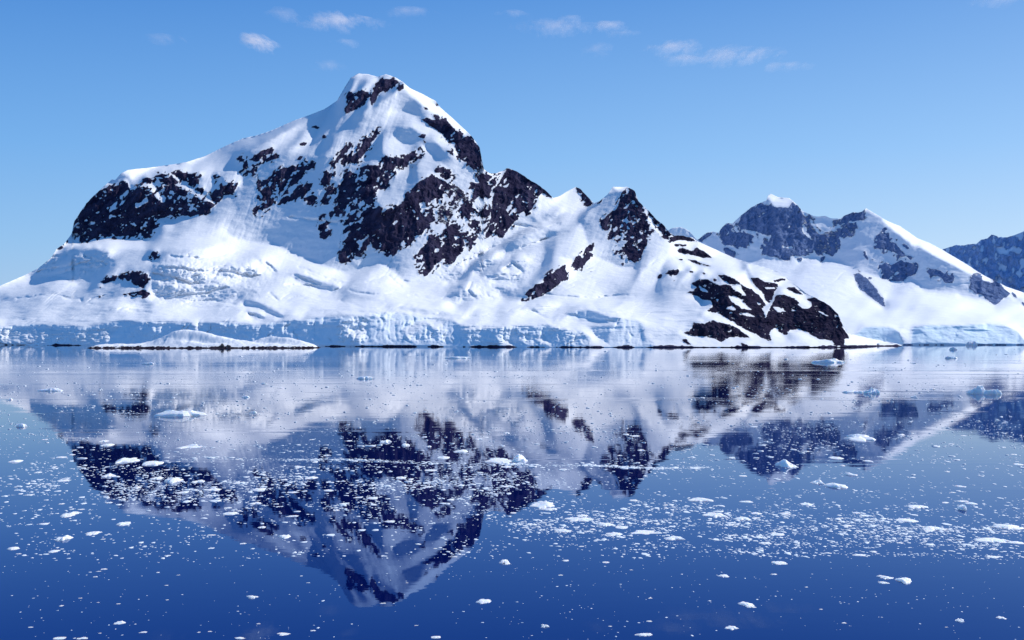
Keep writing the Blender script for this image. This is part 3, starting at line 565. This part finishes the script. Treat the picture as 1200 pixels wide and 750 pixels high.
# ------------------------------------------------------------------ water
m, nt, b = new_mat('sea_water'); nt.nodes.remove(b)
P = pos(nt)
band = noise(nt, pos(nt, (.12, 1, 1)), .012, 3, .5)
cat = ramp(nt, band, [(.38, (0, 0, 0)), (.62, (1, 1, 1))])
h1 = noise(nt, pos(nt, (.35, 1, 1)), .9, 3, .5); h2 = noise(nt, pos(nt, (.5, 1, 1)), .16, 2, .5)
h = math_(nt, 'ADD', math_(nt, 'MULTIPLY', h1, .0045), math_(nt, 'MULTIPLY', h2, .012))
sy = nt.nodes.new('ShaderNodeSeparateXYZ'); nt.links.new(P, sy.inputs[0])
zone = ramp(nt, math_(nt, 'DIVIDE', math_(nt, 'ADD', sy.outputs[1], math_(nt, 'MULTIPLY', math_(nt, 'SUBTRACT', band, .5), 260.)), 1500.), [(.06, (.28, .28, .28)), (.10, (.34, .34, .34)), (.15, (1, 1, 1)), (.22, (2.2, 2.2, 2.2)), (.42, (2.4, 2.4, 2.4)), (.58, (.7, .7, .7)), (.85, (.4, .4, .4))])
h = math_(nt, 'MULTIPLY', h, math_(nt, 'MULTIPLY', zone, math_(nt, 'ADD', .45, math_(nt, 'MULTIPLY', cat, 1.2))))
lane = ramp(nt, noise(nt, pos(nt, (.035, 1, 1)), .045, 4, .6), [(.56, (0, 0, 0)), (.64, (1, 1, 1))])
h = math_(nt, 'MULTIPLY', h, math_(nt, 'ADD', 1.0, math_(nt, 'MULTIPLY', lane, 1.3)))
bp = N(nt, 'ShaderNodeBump'); bp.inputs['Strength'].default_value = 1; bp.inputs['Distance'].default_value = 1
nt.links.new(h, bp.inputs['Height'])
# deep clear water: a dark blue body under a Fresnel surface, bluer where one looks down into it
fr = N(nt, 'ShaderNodeFresnel', IOR=1.36); nt.links.new(bp.outputs[0], fr.inputs['Normal'])
body = N(nt, 'ShaderNodeBsdfDiffuse'); body.inputs[0].default_value = (.0006, .005, .070, 1)
gl_ = N(nt, 'ShaderNodeBsdfGlossy'); gl_.inputs['Roughness'].default_value = .01; nt.links.new(bp.outputs[0], gl_.inputs['Normal'])
nt.links.new(mix(nt, ramp(nt, fr.outputs[0], [(.20, (0, 0, 0)), (.42, (.5, .5, .5)), (.66, (1, 1, 1))]), (.33, .60, 1.08, 1), (1.0, .99, .99, 1)), gl_.inputs[0])
mxs = nt.nodes.new('ShaderNodeMixShader'); nt.links.new(fr.outputs[0], mxs.inputs[0]); nt.links.new(body.outputs[0], mxs.inputs[1]); nt.links.new(gl_.outputs[0], mxs.inputs[2])
nt.links.new(mxs.outputs[0], nt.nodes['Material Output'].inputs[0])
me = bpy.data.meshes.new('sea')
S = 40000
me.from_pydata([(-S, -400, 0), (S, -400, 0), (S, S, 0), (-S, S, 0)], [], [(0, 1, 2, 3)]); me.materials.append(m)
sea = link(bpy.data.objects.new('sea', me)); sea['kind'] = 'structure'

# ------------------------------------------------------------------ floating ice
mi, nt, b = new_mat('glacier_ice')
g = nt.nodes.new('ShaderNodeNewGeometry'); sp = nt.nodes.new('ShaderNodeSeparateXYZ'); nt.links.new(g.outputs['Position'], sp.inputs[0])
nz = noise(nt, pos(nt), 1.1, 5, .6); nf = noise(nt, pos(nt), 7., 4, .6)
hollow = ramp(nt, math_(nt, 'ADD', nz, math_(nt, 'MULTIPLY', sp.outputs[2], .22)), [(.30, (.62, .84, .93)), (.42, (.96, .97, .98)), (1, (.98, .98, .98))])
nt.links.new(hollow, b.inputs['Base Color']); b.inputs['Roughness'].default_value = .5; b.inputs['Subsurface Weight'].default_value = .8; b.inputs['Subsurface Radius'].default_value = (.5, .6, .7); b.inputs['Subsurface Scale'].default_value = .5; b.inputs['Specular IOR Level'].default_value = .4
bp = N(nt, 'ShaderNodeBump'); bp.inputs['Strength'].default_value = .7; bp.inputs['Distance'].default_value = .06
nt.links.new(nf, bp.inputs['Height']); nt.links.new(bp.outputs[0], b.inputs['Normal'])
ms, nt, b = new_mat('brash_ice'); b.inputs['Roughness'].default_value = .55
nt.links.new(ramp(nt, noise(nt, pos(nt), 3.3, 3), [(.34, (.42, .55, .66)), (.48, (.82, .87, .90)), (.6, (.94, .94, .94))]), b.inputs['Base Color'])

def lump(seed, na=14, nr=5, jag=.35, peak=.5, flat=2.6, elong=0.0):
    """irregular piece of ice, unit half-width, unit height; returns verts, faces"""
    r = np.random.RandomState(seed); ph = r.rand(6)*6.28; am = r.rand(6)
    V = []; F = []
    ang = np.linspace(0, 2*math.pi, na, endpoint=False)+r.uniform(-.12, .12, na)
    R = 1+jag*(.30*am[0]*np.cos(2*ang+ph[0])+.34*am[1]*np.cos(3*ang+ph[1])+.26*am[2]*np.cos(5*ang+ph[2]))+r.uniform(-.14, .14, na)*jag*2
    R = R/np.abs(R*np.cos(ang)).max()
    ox, oy = r.uniform(-.45, .45), r.uniform(-.3, .3)
    V.append((0, 0, 0)); top = []
    rad = [1.0, 1.02, .93]+list(np.linspace(.78, .22, nr)) 
    for k, q in enumerate(rad):
        for i, a in enumerate(ang):
            x, y = math.cos(a)*R[i]*q, math.sin(a)*R[i]*q
            if k == 0: z = -.25
            elif k == 1: z = .04
            else:
                n = float(fbm(np.array([x*1.7+seed*3.1]), np.array([y*1.7+seed]), 500+seed % 7, 3)[0])
                n2 = float(ridged(np.array([x*1.3+seed*1.7]), np.array([y*1.5+seed]), 520+seed % 5, 2)[0])
                pk = math.exp(-((x-ox)**2+(y-oy)**2)/.16)
                base = (1-q**flat)**.5
                z = base*(.42*(1-peak)+peak*pk+.34*n2*(.4+jag)+.30*n)+.06
                z = max(z, .04)
            V.append((x, y, z))
    V[0] = (0, 0, max(.1, np.mean([v[2] for v in V[-na:]])))
    for k in range(len(rad)-1):
        for i in range(na):
            a = 1+k*na+i; c = 1+k*na+(i+1) % na
            F.append((a, c, c+na, a+na))
    k = len(rad)-1
    for i in range(na): F.append((1+k*na+i, 1+k*na+(i+1) % na, 0))
    V = np.array(V); zt = V[:, 2].max(); V[V[:, 2] > 0, 2] /= zt
    return V, F
def place(px, py):
    Y = EYE*FOC/(py-HZ); return (px-CX)/FOC*Y, Y, Y/FOC
def piece(name, seed, px, py, w, h, label, cat, group=None, detail=(26, 9), jag=.5, peak=.5, mat=mi, mesh=None, rz=None, deep=.62):
    x, y, m = place(px, py)
    if mesh is None:
        V, F = lump(seed, detail[0], detail[1], jag, peak)
        mesh = bpy.data.meshes.new(name); mesh.from_pydata([tuple(v) for v in V], [], F)
        mesh.materials.append(mat)
        for p in mesh.polygons: p.use_smooth = False
    o = link(bpy.data.objects.new(name, mesh))
    sl_ = (py-HZ)/FOC
    if py > 500: deep = min(1.7, max(deep, .8*h/w/sl_))
    hh_ = .85*max((.22 if py > 560 else .32)*h, h-.8*w*deep*sl_)
    o.location = (x, y, 0); o.scale = (w*m*.5, w*m*.5*deep, hh_*m)
    if rz is not None: o.rotation_euler = (0, 0, rz)
    o['label'] = label; o['category'] = cat
    if group: o['group'] = group
    return o

BIG = [ # px, py, width, height, jaggedness, peak, name, label, category
 (212,487,52,9,.8,.35,'ice_floe','largest jagged white chunk with a blue hollow floating on the pale reflection at left','ice floe'),
 (60,458,27,4.5,.4,.1,'ice_floe','low pale blue floe at the far left in front of the glacier reflection','ice floe'),
 (175,427,16,3.5,.6,.3,'ice_floe','small grey blue floe just in front of the low snow islet','ice floe'),
 (428,444,20,4,.7,.5,'ice_floe','small twin lobed floe on the smooth white water left of centre','ice floe'),
 (537,420,28,3,.3,.0,'ice_floe','thin flat white floe close to the ice cliff at centre','ice floe'),
 (972,425,38,5.5,.4,.1,'ice_floe','long flat pale blue floe on the dark reflection of the rocky headland','ice floe'),
 (1002,460,26,3.5,.5,.1,'ice_floe','flat light blue floe lying against the small white peaked one','ice floe'),
 (1022,461,18,9,.8,.7,'bergy_bit','small white peaked ice block beside a flat blue floe at right','ice block'),
 (1145,461,24,11,.8,.8,'bergy_bit','blue angular ice block with a pointed top near the right edge','ice block'),
 (1163,462,22,7,.5,.3,'bergy_bit','bright white rounded ice block touching the pointed blue one','ice block'),
 (1008,514,32,9,.9,.5,'ice_floe','broken floe with several white knobs below the right hand peaks','ice floe'),
 (920,546,20,12,.5,1.0,'bergy_bit','white pyramid shaped ice block on the reflection of the right hand summit','ice block'),
 (1139,404.9,14,6,.6,.5,'bergy_bit','white ice block right at the foot of the far blue ice cliff','ice block'),
 (1115,420,15,3,.5,.5,'ice_floe','small distant floe in front of the far blue ice cliff','ice floe'),
 (1117,410,9,4,.6,.5,'ice_floe','tiny floe just off the foot of the far ice cliff','ice floe'),
 (585,540,34,7,.6,.2,'ice_floe','long low rugged floe just above the thin line of brash','ice floe'),
 (611,541,18,12,.9,.9,'bergy_bit','jagged white ice block at the right end of the long rugged floe','ice block'),
 (541,529,17,5,.3,.2,'ice_floe','smooth oval floe on the dark rock reflection at centre','ice floe'),
 (475,522,10,4,.5,.4,'ice_floe','small floe left of the smooth oval one on the dark reflection','ice floe'),
 (451,518,14,5,.6,.5,'ice_floe','knobbly floe on the dark reflection of the main cliffs','ice floe'),
 (150,540,25,8,.5,.7,'ice_floe','pale humped floe on the dark reflection of the left buttress','ice floe'),
 (179,543,22,6,.2,.0,'ice_floe','flat topped greenish white floe beside the pale humped one','ice floe'),
 (128,558,14,6,.5,.6,'ice_floe','white floe below the pale humped one at left','ice floe'),
 (203,564,22,9,.6,.5,'ice_floe','lumpy white floe amid dense brash on the left buttress reflection','ice floe'),
 (223,524,24,4,.5,.2,'ice_floe','thin bluish floe above the flat topped greenish one','ice floe'),
 (636,592,28,10,.5,.5,'ice_floe','bright domed floe at the tip of the dark cliff reflection','ice floe'),
 (643,597,22,4,.5,.2,'ice_floe','flat floe tucked under the bright domed one','ice floe'),
 (678,609,34,7,.6,.4,'ice_floe','long white floe right of the bright domed one on blue water','ice floe'),
 (709,615,22,6,.5,.4,'ice_floe','second floe right of the bright domed one in the brash belt','ice floe'),
 (660,622,19,5,.4,.3,'ice_floe','white floe under the long white one in the brash belt','ice floe'),
 (756,624,34,4,.5,.1,'ice_floe','very flat long strip of ice right of centre in the brash belt','ice floe'),
 (567,705,17,6.5,.35,.4,'ice_floe','lone bright dome of ice on open dark blue water at bottom centre','ice floe'),
 (638,734,10,6,.9,.7,'ice_floe','small notched piece of ice near the bottom centre edge','ice floe'),
 (755,744,20,5,.4,.4,'ice_floe','low bright floe at the bottom edge right of centre','ice floe'),
 (592,659,13,7,.9,.7,'ice_floe','star shaped bit of ice under the summit reflection','ice floe'),
 (980,570,23,9,.5,.6,'ice_floe','white mounded floe below the right hand peaks reflection','ice floe'),
 (958,566,14,7,.5,.8,'ice_floe','smaller peaked floe left of the white mounded one','ice floe'),
 (820,586,27,6,.5,.3,'ice_floe','broad white floe at the upper left of the right hand brash field','ice floe'),
 (838,604,26,7,.6,.3,'ice_floe','ragged floe under the broad white one in the right hand brash field','ice floe'),
 (1075,594,22,5,.4,.3,'ice_floe','upper smooth floe of the right hand brash field','ice floe'),
 (1062,610,22,5,.3,.2,'ice_floe','flat bright floe directly below the upper smooth one','ice floe'),
 (1092,620,24,7,.5,.4,'ice_floe','greyish rounded floe right of the flat bright one','ice floe'),
 (1128,597,9,8,.4,.3,'bergy_bit','small square ice block standing in the right hand brash field','ice block'),
 (1162,633,37,6,.4,.1,'ice_floe','longest flat slab of ice in the brash at the lower right','ice floe'),
 (1182,618,38,8,.7,.5,'ice_floe','wide heaped floe cut by the right edge above the longest slab','ice floe'),
 (1037,677,18,6,.7,.4,'ice_floe','upper notched floe of a close trio at lower right','ice floe'),
 (1035,683,12,4,.4,.2,'ice_floe','smallest lower floe of a close trio at lower right','ice floe'),
 (1060,681,18,9,.3,.3,'bergy_bit','smooth tilted white block of a close trio at lower right','ice block'),
 (875,709,16,8,.5,.4,'ice_floe','cracked rounded floe on dark water below the right hand brash field','ice floe'),
 (857,736,15,6,.7,.6,'ice_floe','notched floe below the cracked rounded one near the bottom edge','ice floe'),
 (1125,728,11,7,1.,.6,'ice_floe','lumpy cross shaped bit of ice near the bottom right corner','ice floe'),
 (1173,724,10,4,.3,.3,'ice_floe','small smooth oval floe closest to the bottom right corner','ice floe'),
 (913,660,16,5,.3,.2,'ice_floe','smooth bright floe on the lower rim of the right hand brash field','ice floe'),
 (848,675,13,4,.3,.2,'ice_floe','slim floe on open water left of the smooth bright one','ice floe'),
 (296,700,15,6,.8,.5,'ice_floe','two humped piece of ice alone on dark blue water at lower left','ice floe'),
 (140,730,13,5,.3,.3,'ice_floe','tilted oval bit of ice near the bottom edge at left','ice floe'),
 (332,743,15,3.5,.3,.1,'ice_floe','thin flat sliver of ice at the bottom edge left of centre','ice floe'),
 (74,632,17,9,.8,.6,'ice_floe','bright many pointed floe on blue water at the left','ice floe'),
 (16,643,13,5,.4,.3,'ice_floe','rounded floe nearest the left edge on clear blue water','ice floe'),
 (82,603,17,6,.5,.4,'ice_floe','white floe above the bright many pointed one','ice floe'),
 (109,625,15,5,.5,.3,'ice_floe','low white floe right of the bright many pointed one','ice floe'),
 (146,614,15,6,.6,.7,'ice_floe','peaked floe under the left buttress reflection','ice floe'),
 (334,629,15,5,.5,.3,'ice_floe','low floe left of the summit reflection','ice floe'),
 (25,500,14,4.5,.5,.3,'ice_floe','small white floe at the left edge where the snow reflection ends','ice floe'),
]
for k, (px, py, ww, hh, jg, pk, nm, lb, ct) in enumerate(BIG):
    piece(nm, 20+k, px, py, ww*1.12, hh*1.1, lb, ct, jag=jg+.3, peak=pk*.7, deep=.55 if py < 600 else .75)

SMALL = [(97,748,14),(70,748,15),(281,748,14),(168,741,10),(22,649,7),(95,597,10),(52,614,13),(72,710,6),(36,735,6),(122,667,8),(112,676,6),(94,701,5),(196,703,5),(343,605,16),(307,618,10),(343,577,16),(304,574,18),(280,566,18),(248,627,10),(285,637,8),(53,515,7),(18,541,14),(72,536,16),(857,615,10),(870,608,20),(945,591,16),(875,588,18),(907,673,10),(728,618,14),(720,626,20),(790,631,24),(511,747,12),(185,671,5),(209,674,5),(195,686,5),(115,706,5),(117,742,5),(233,741,5),(246,740,5),(367,739,7),(303,731,5),(288,466,10),(310,450,10),(1108,589,10),(1010,536,5),(715,734,5),(761,728,8),(663,657,10),(710,659,8),(657,674,6),(762,701,5),(488,733,5),(477,683,4),(449,707,8),(989,730,6),(962,714,5),(1190,636,20),(945,688,5),(470,560,12),(365,560,16),(300,590,14),(270,602,16),(385,575,14),(420,583,12),(250,574,20)]
r = np.random.RandomState(5)
def dens(px, py):
    """how thickly the loose ice lies, by image pixel position"""
    g = lambda c, s, v: np.exp(-((v-c)/s)**2)
    n = .18+2.1*np.clip(fbm(px/48., py/9., 611, 5)+.16, 0, 1)
    d = 1.25*g(570, 24, py)*sstep(90, 180, px)*sstep(700, 560, px)
    d = d+.75*g(568, 22, py)*sstep(200, 60, px)
    d = d+1.15*g(610+.018*(px-600), 21, py)*sstep(560, 640, px)+.45*g(632, 12, py)*sstep(600, 800, px)
    d = d+.42*g(515, 24, py)+.24*g(470, 28, py)+.10*g(560, 60, py)+.30*g(500, 25, py)*sstep(960, 1040, px)
    d = d+.09*g(640, 38, py)+.10*sstep(400, 440, py)+.02
    d = d*np.where(py > 655, .28, 1)
    line = g(537+(px-240)*.0205+1.2*np.sin(px/40.), 1.3, py)*sstep(230, 270, px)*sstep(860, 760, px)*1.7
    line2 = g(441+.001*px, 1.0, py)*.35*sstep(100, 300, px)*sstep(1000, 700, px)
    line3 = g(645+(px-800)*.02, 2.0, py)*.9*sstep(760, 860, px)
    return d*n+line+line2+line3
variants = []
for q in range(10):
    V, F = lump(200+q, 12, 4, .7, .35); me = bpy.data.meshes.new('small_ice_piece'); me.from_pydata([tuple(v) for v in V], [], F); me.materials.append(mi); variants.append(me)
def small(px, py, ww, k):
    if py < 520: lab, grp = 'small white piece of ice dotted on the pale reflections beyond the brash belt', 'small ice pieces on the far pale reflections'
    elif py < 655: lab, grp = 'small white piece of ice packed in the belt of loose brash across the water', 'small ice pieces in the brash belt'
    else: lab, grp = 'small bright bit of ice alone on the open dark blue water in the foreground', 'small ice pieces on the open foreground water'
    piece('ice_piece', k, px, py, ww, ww*r.uniform(.16, .34), lab, 'ice piece', grp, mesh=variants[k % 10], rz=None, deep=r.uniform(.5, .9))
k = 0
for (px, py, ww) in SMALL: small(px, py, ww, k); k += 1
while k < 240:
    px = r.uniform(2, 1198); py = 410+r.rand()*338
    if r.rand()*1.9 < float(dens(np.array([px]), np.array([py]))[0]):
        w0 = r.uniform(5.5, 10) if r.rand() < .7 else r.uniform(10, 17)
        if py > 655: w0 = r.uniform(3.5, 7)
        if py < 500: w0 *= .6
        small(px, py, w0, k); k += 1

# the countless crumbs between them: one loose field
PV = []; PF = []; off = 0
lv = []
for q in range(8):
    V, F = lump(300+q, 7, 1, .8, .3); lv.append((V, np.array([f if len(f) == 4 else (f[0], f[1], f[2], f[2]) for f in F])))
cand = 0; got = 0
tris = []; vv = []; 
first = True
while got < 19500:
    n = 6000; px = r.uniform(-25, 1225, n); py = 407+r.rand(n)**1.0*343
    keep = r.rand(n)*2.3 < dens(px, py)
    if first:
        n = 2600; px = r.uniform(235, 830, n); py = 537+(px-240)*.0205+1.6*fbm(px/70., px*0, 657, 3)*1.5+r.normal(0, .55, n)+1.5*(r.rand(n) < .2)*r.normal(0, 1.5, n)
        keep = r.rand(n) < .12+1.2*np.clip(fbm(px/30., px*0, 655, 3)+.3, 0, 1); first = False
    for x_, y_ in zip(px[keep], py[keep]):
        X_, Y_, m_ = place(x_, y_)
        wpx = min(11, .95+r.exponential(1.25)); 
        if y_ > 655: wpx = min(3.2, .8+r.exponential(.55))
        if y_ < 520: wpx = min(4., .8+r.exponential(.7))
        V, F = lv[r.randint(8)]; a = r.rand()*6.28; c, s = math.cos(a), math.sin(a)
        sx_ = wpx*m_*.5; sy_ = sx_*r.uniform(.8, 1.7) if y_ > 540 else sx_*r.uniform(.5, 1.1)
        hz_ = wpx*m_*(r.uniform(.07, .15) if y_ > 520 else r.uniform(.16, .3))
        W = np.stack([(V[:, 0]*c-V[:, 1]*s)*sx_+X_, (V[:, 0]*s+V[:, 1]*c)*sy_+Y_, V[:, 2]*hz_], -1)
        vv.append(W); tris.append(F+off); off += len(V); got += 1
VV = np.concatenate(vv); FF = np.concatenate(tris)
quad = FF[FF[:, 2] != FF[:, 3]]; tri = FF[FF[:, 2] == FF[:, 3]][:, :3]
me = bpy.data.meshes.new('brash_ice'); me.vertices.add(len(VV)); me.vertices.foreach_set('co', VV.reshape(-1).astype(np.float32))
me.loops.add(quad.size+tri.size); me.loops.foreach_set('vertex_index', np.concatenate([quad.reshape(-1), tri.reshape(-1)]).astype(np.int32))
me.polygons.add(len(quad)+len(tri))
me.polygons.foreach_set('loop_start', np.concatenate([np.arange(len(quad))*4, quad.size+np.arange(len(tri))*3]).astype(np.int32))
me.polygons.foreach_set('loop_total', np.concatenate([np.full(len(quad), 4), np.full(len(tri), 3)]).astype(np.int32))
me.update(calc_edges=True); me.materials.append(ms)
bo = link(bpy.data.objects.new('brash_ice', me)); bo['kind'] = 'stuff'; bo['label'] = 'countless fine white crumbs of brash ice strewn over the calm water'; bo['category'] = 'brash ice'

# ------------------------------------------------------------------ low snow islet in front of the cliff
nx_, ny_ = 460, 90
ix = np.linspace(108, 374, nx_); iy = np.linspace(-38, 38, ny_)
PXi, DY = np.meshgrid(ix, iy)
Yi = EYE*FOC/(408.0-HZ)+22; mm = Yi/FOC
top = np.interp(ix, [108,114,125,140,152,165,180,190,200,208,216,228,240,255,270,285,300,315,330,350,374],
                    [0,1.5,2.6,3.4,3.0,3.8,6.5,12,18,21.5,22.5,21.5,18.5,14,10.5,7.5,5,4,3,1.5,0])
top2 = np.interp(ix, [280,290,300,312,322,335,350,362,372], [0,6.5,11.5,14.2,14.3,12.5,9,4,0])
kk = np.exp(-.5*(np.arange(-20, 21)/7.)**2); kk /= kk.sum()
top = np.convolve(np.pad(top, 20, mode='edge'), kk, 'valid'); top2 = np.convolve(np.pad(top2, 20, mode='edge'), kk, 'valid')
cross = lambda c, s: np.exp(-np.abs((DY-c)/s)**2.6)
Zi = top[None]*mm*cross(0, 20)*1.0+np.maximum(0, top2[None]*mm*cross(14, 13)-0*DY)*(1-0.4*cross(-10, 12))
Zi = np.maximum(.88*top[None]*mm*cross(2, 21), .82*top2[None]*mm*cross(16, 14))
shelf = 2.1*(1+.5*fbm(PXi/7., DY/9., 701, 3))*np.exp(-np.abs((DY)/29)**4)*sstep(108, 118, PXi)*sstep(374, 360, PXi)
hollow_ = 5.5*np.exp(-((PXi-238-.0*DY)/30)**2)*np.exp(-((DY+12)/6.)**2)+3.*np.exp(-((PXi-318)/16)**2)*np.exp(-((DY-6)/5.)**2)
Zi = np.maximum(Zi-hollow_*(Zi > 3), 0)+shelf+.10*fbm(PXi/6., DY/6., 705, 3)-.55
Zi = Zi-.0
Xi = (PXi-CX)*mm; Yw = Yi+DY
P = np.stack([Xi, Yw, Zi], -1)
Ri = sstep(2.1, 1.0, Zi+1.5*fbm(PXi/3.2, DY/4., 711, 3)+.1)*1.0
at = np.stack([Ri, Ri*0, Ri*0+.2, Ri*0+1], -1)
io = mesh_from_grid('snow_islet', P[:, ::-1][:, ::-1], at, M_ISLET); io['kind'] = 'structure'

# ------------------------------------------------------------------ thin fair-weather clouds
mc, nt, b = new_mat('cloud_vapour'); nt.nodes.remove(b); out = nt.nodes['Material Output']
tc = nt.nodes.new('ShaderNodeTexCoord'); mp = nt.nodes.new('ShaderNodeMapping'); nt.links.new(tc.outputs['Generated'], mp.inputs[0])
mp.inputs['Location'].default_value = (-1, -1, 0); mp.inputs['Scale'].default_value = (2, 2, 0)
ln = nt.nodes.new('ShaderNodeVectorMath'); ln.operation = 'LENGTH'; nt.links.new(mp.outputs[0], ln.inputs[0])
fall = math_(nt, 'SUBTRACT', 1.0, ln.outputs['Value'], clamp=True)
nn = noise(nt, pos(nt, (1, .3, 1)), .006, 7, .66)
at_ = nt.nodes.new('ShaderNodeAttribute'); at_.attribute_type = 'OBJECT'; at_.attribute_name = 'thickness'
d = math_(nt, 'MULTIPLY', math_(nt, 'ADD', math_(nt, 'MULTIPLY', fall, .9), math_(nt, 'SUBTRACT', math_(nt, 'MULTIPLY', nn, 3.4), 1.85)), .62, clamp=True)
d = math_(nt, 'MULTIPLY', math_(nt, 'MULTIPLY', d, math_(nt, 'POWER', fall, .5)), at_.outputs['Fac'], clamp=True)
tr = nt.nodes.new('ShaderNodeBsdfTransparent'); df = nt.nodes.new('ShaderNodeBsdfTranslucent'); df.inputs[0].default_value = (.92, .9, .92, 1)
d2 = nt.nodes.new('ShaderNodeBsdfDiffuse'); d2.inputs[0].default_value = (.9, .9, .9, 1)
ad = nt.nodes.new('ShaderNodeMixShader'); ad.inputs[0].default_value = .3; nt.links.new(df.outputs[0], ad.inputs[1]); nt.links.new(d2.outputs[0], ad.inputs[2])
mx = nt.nodes.new('ShaderNodeMixShader'); nt.links.new(d, mx.inputs[0]); nt.links.new(tr.outputs[0], mx.inputs[1]); nt.links.new(ad.outputs[0], mx.inputs[2]); nt.links.new(mx.outputs[0], out.inputs[0])
CLOUDS = [(304,53,36,22,1.5,'brightest small round puff of cloud left of the summit'),(394,27,70,22,1.1,'longest pale cloud streak above and left of the summit'),(402,51,26,10,.5,'small faint cloud just under the longest streak left of the summit'),
 (383,78,30,15,.4,'very faint cloud closest above the left slope of the summit'),(198,47,34,14,.5,'faint detached cloud farthest to the left'),(335,18,34,14,.45,'wispy cloud between the round puff and the longest streak'),
 (480,16,50,12,.45,'thin cloud high above the right side of the summit'),(600,18,32,9,.45,'faint flat cloud high at the top centre'),(648,34,76,18,.6,'wide wispy cloud right of top centre'),(668,23,24,9,.5,'small wisp resting on the wide wispy cloud'),
 (717,31,32,12,.8,'compact bright cloudlet right of the wide wispy cloud'),(732,41,28,9,.5,'small cloudlet just below the compact bright one'),(699,61,28,16,.4,'hazy cloudlet hanging below the row of clouds'),
 (789,57,58,16,.9,'bright stretched cloud in the middle of the right hand row'),(795,71,42,11,.55,'flat wisp under the bright stretched cloud'),(866,66,76,20,.85,'broad soft cloud above the gap between the mountains'),(922,78,64,10,.5,'thin trailing wisp at the right end of the cloud row'),
 (1180,2,60,12,.5,'faint cloud at the top right corner')]
for k, (px, py, ww, hh, th_, lb) in enumerate(CLOUDS):
    e = (HZ-py)/FOC; alt = 2600.; Y_ = alt/e; Wd = ww*Y_/FOC*.8; Dp = hh*Y_/(HZ-py)*.72
    nr_, na_ = 6, 28; V = [(0, 0, 25.)]; F = []
    for q in range(1, nr_+1):
        for i in range(na_):
            a = 2*math.pi*i/na_; rr = q/nr_*(1+.12*math.sin(3*a+k)+.08*math.sin(5*a+2*k))
            V.append((math.cos(a)*rr*Wd, math.sin(a)*rr*Dp, 25*(1-(q/nr_)**2)))
    for i in range(na_): F.append((0, 1+i, 1+(i+1) % na_))
    for q in range(nr_-1):
        for i in range(na_): F.append((1+q*na_+i, 1+(q+1)*na_+i, 1+(q+1)*na_+(i+1) % na_, 1+q*na_+(i+1) % na_))
    me = bpy.data.meshes.new('cloud'); me.from_pydata(V, [], F); me.materials.append(mc)
    for p in me.polygons: p.use_smooth = True
    o = link(bpy.data.objects.new('cloud', me)); o.location = ((px-CX)/FOC*Y_, Y_, alt+EYE); o['thickness'] = th_
    o['label'] = lb; o['category'] = 'cloud'

# dark boulders showing along the foot of the islet
mb, nt, b = new_mat('wet_dark_rock'); b.inputs['Roughness'].default_value = .6
nt.links.new(ramp(nt, noise(nt, pos(nt), .8, 4), [(.3, (.02, .017, .025)), (.7, (.07, .055, .06))]), b.inputs['Base Color'])
SR = [(262,406.9,10,5.5,'largest dark boulder at the foot of the low snow islet'),(270,407.1,8,4,'dark boulder touching the right side of the largest one on the islet shore'),(254,407.2,7,2.6,'low dark rock left of the largest boulder on the islet shore'),
 (131,408,12,2.,'flat dark rock at the left tip of the low snow islet'),(318,406.8,9,2.6,'dark rock under the second hump of the low snow islet'),(345,407,10,2.,'low dark rock near the right tip of the snow islet'),(212,408,8,1.8,'small dark rock below the crest of the low snow islet'),(168,408,9,1.6,'small flat rock on the left shore of the snow islet')]
for k, (px, py, ww, hh, lb) in enumerate(SR):
    m_ = (EYE*FOC/(408.0-HZ))/FOC
    V, F = lump(400+k, 14, 4, .9, .4); me = bpy.data.meshes.new('shore_rock'); me.from_pydata([tuple(v) for v in V], [], F); me.materials.append(mb)
    o = link(bpy.data.objects.new('shore_rock', me)); o.location = ((px-CX)*m_, EYE*FOC/(408.0-HZ)-4, .1); o.scale = (ww*m_*.5, ww*m_*.4, hh*m_)
    o['label'] = lb; o['category'] = 'rock'
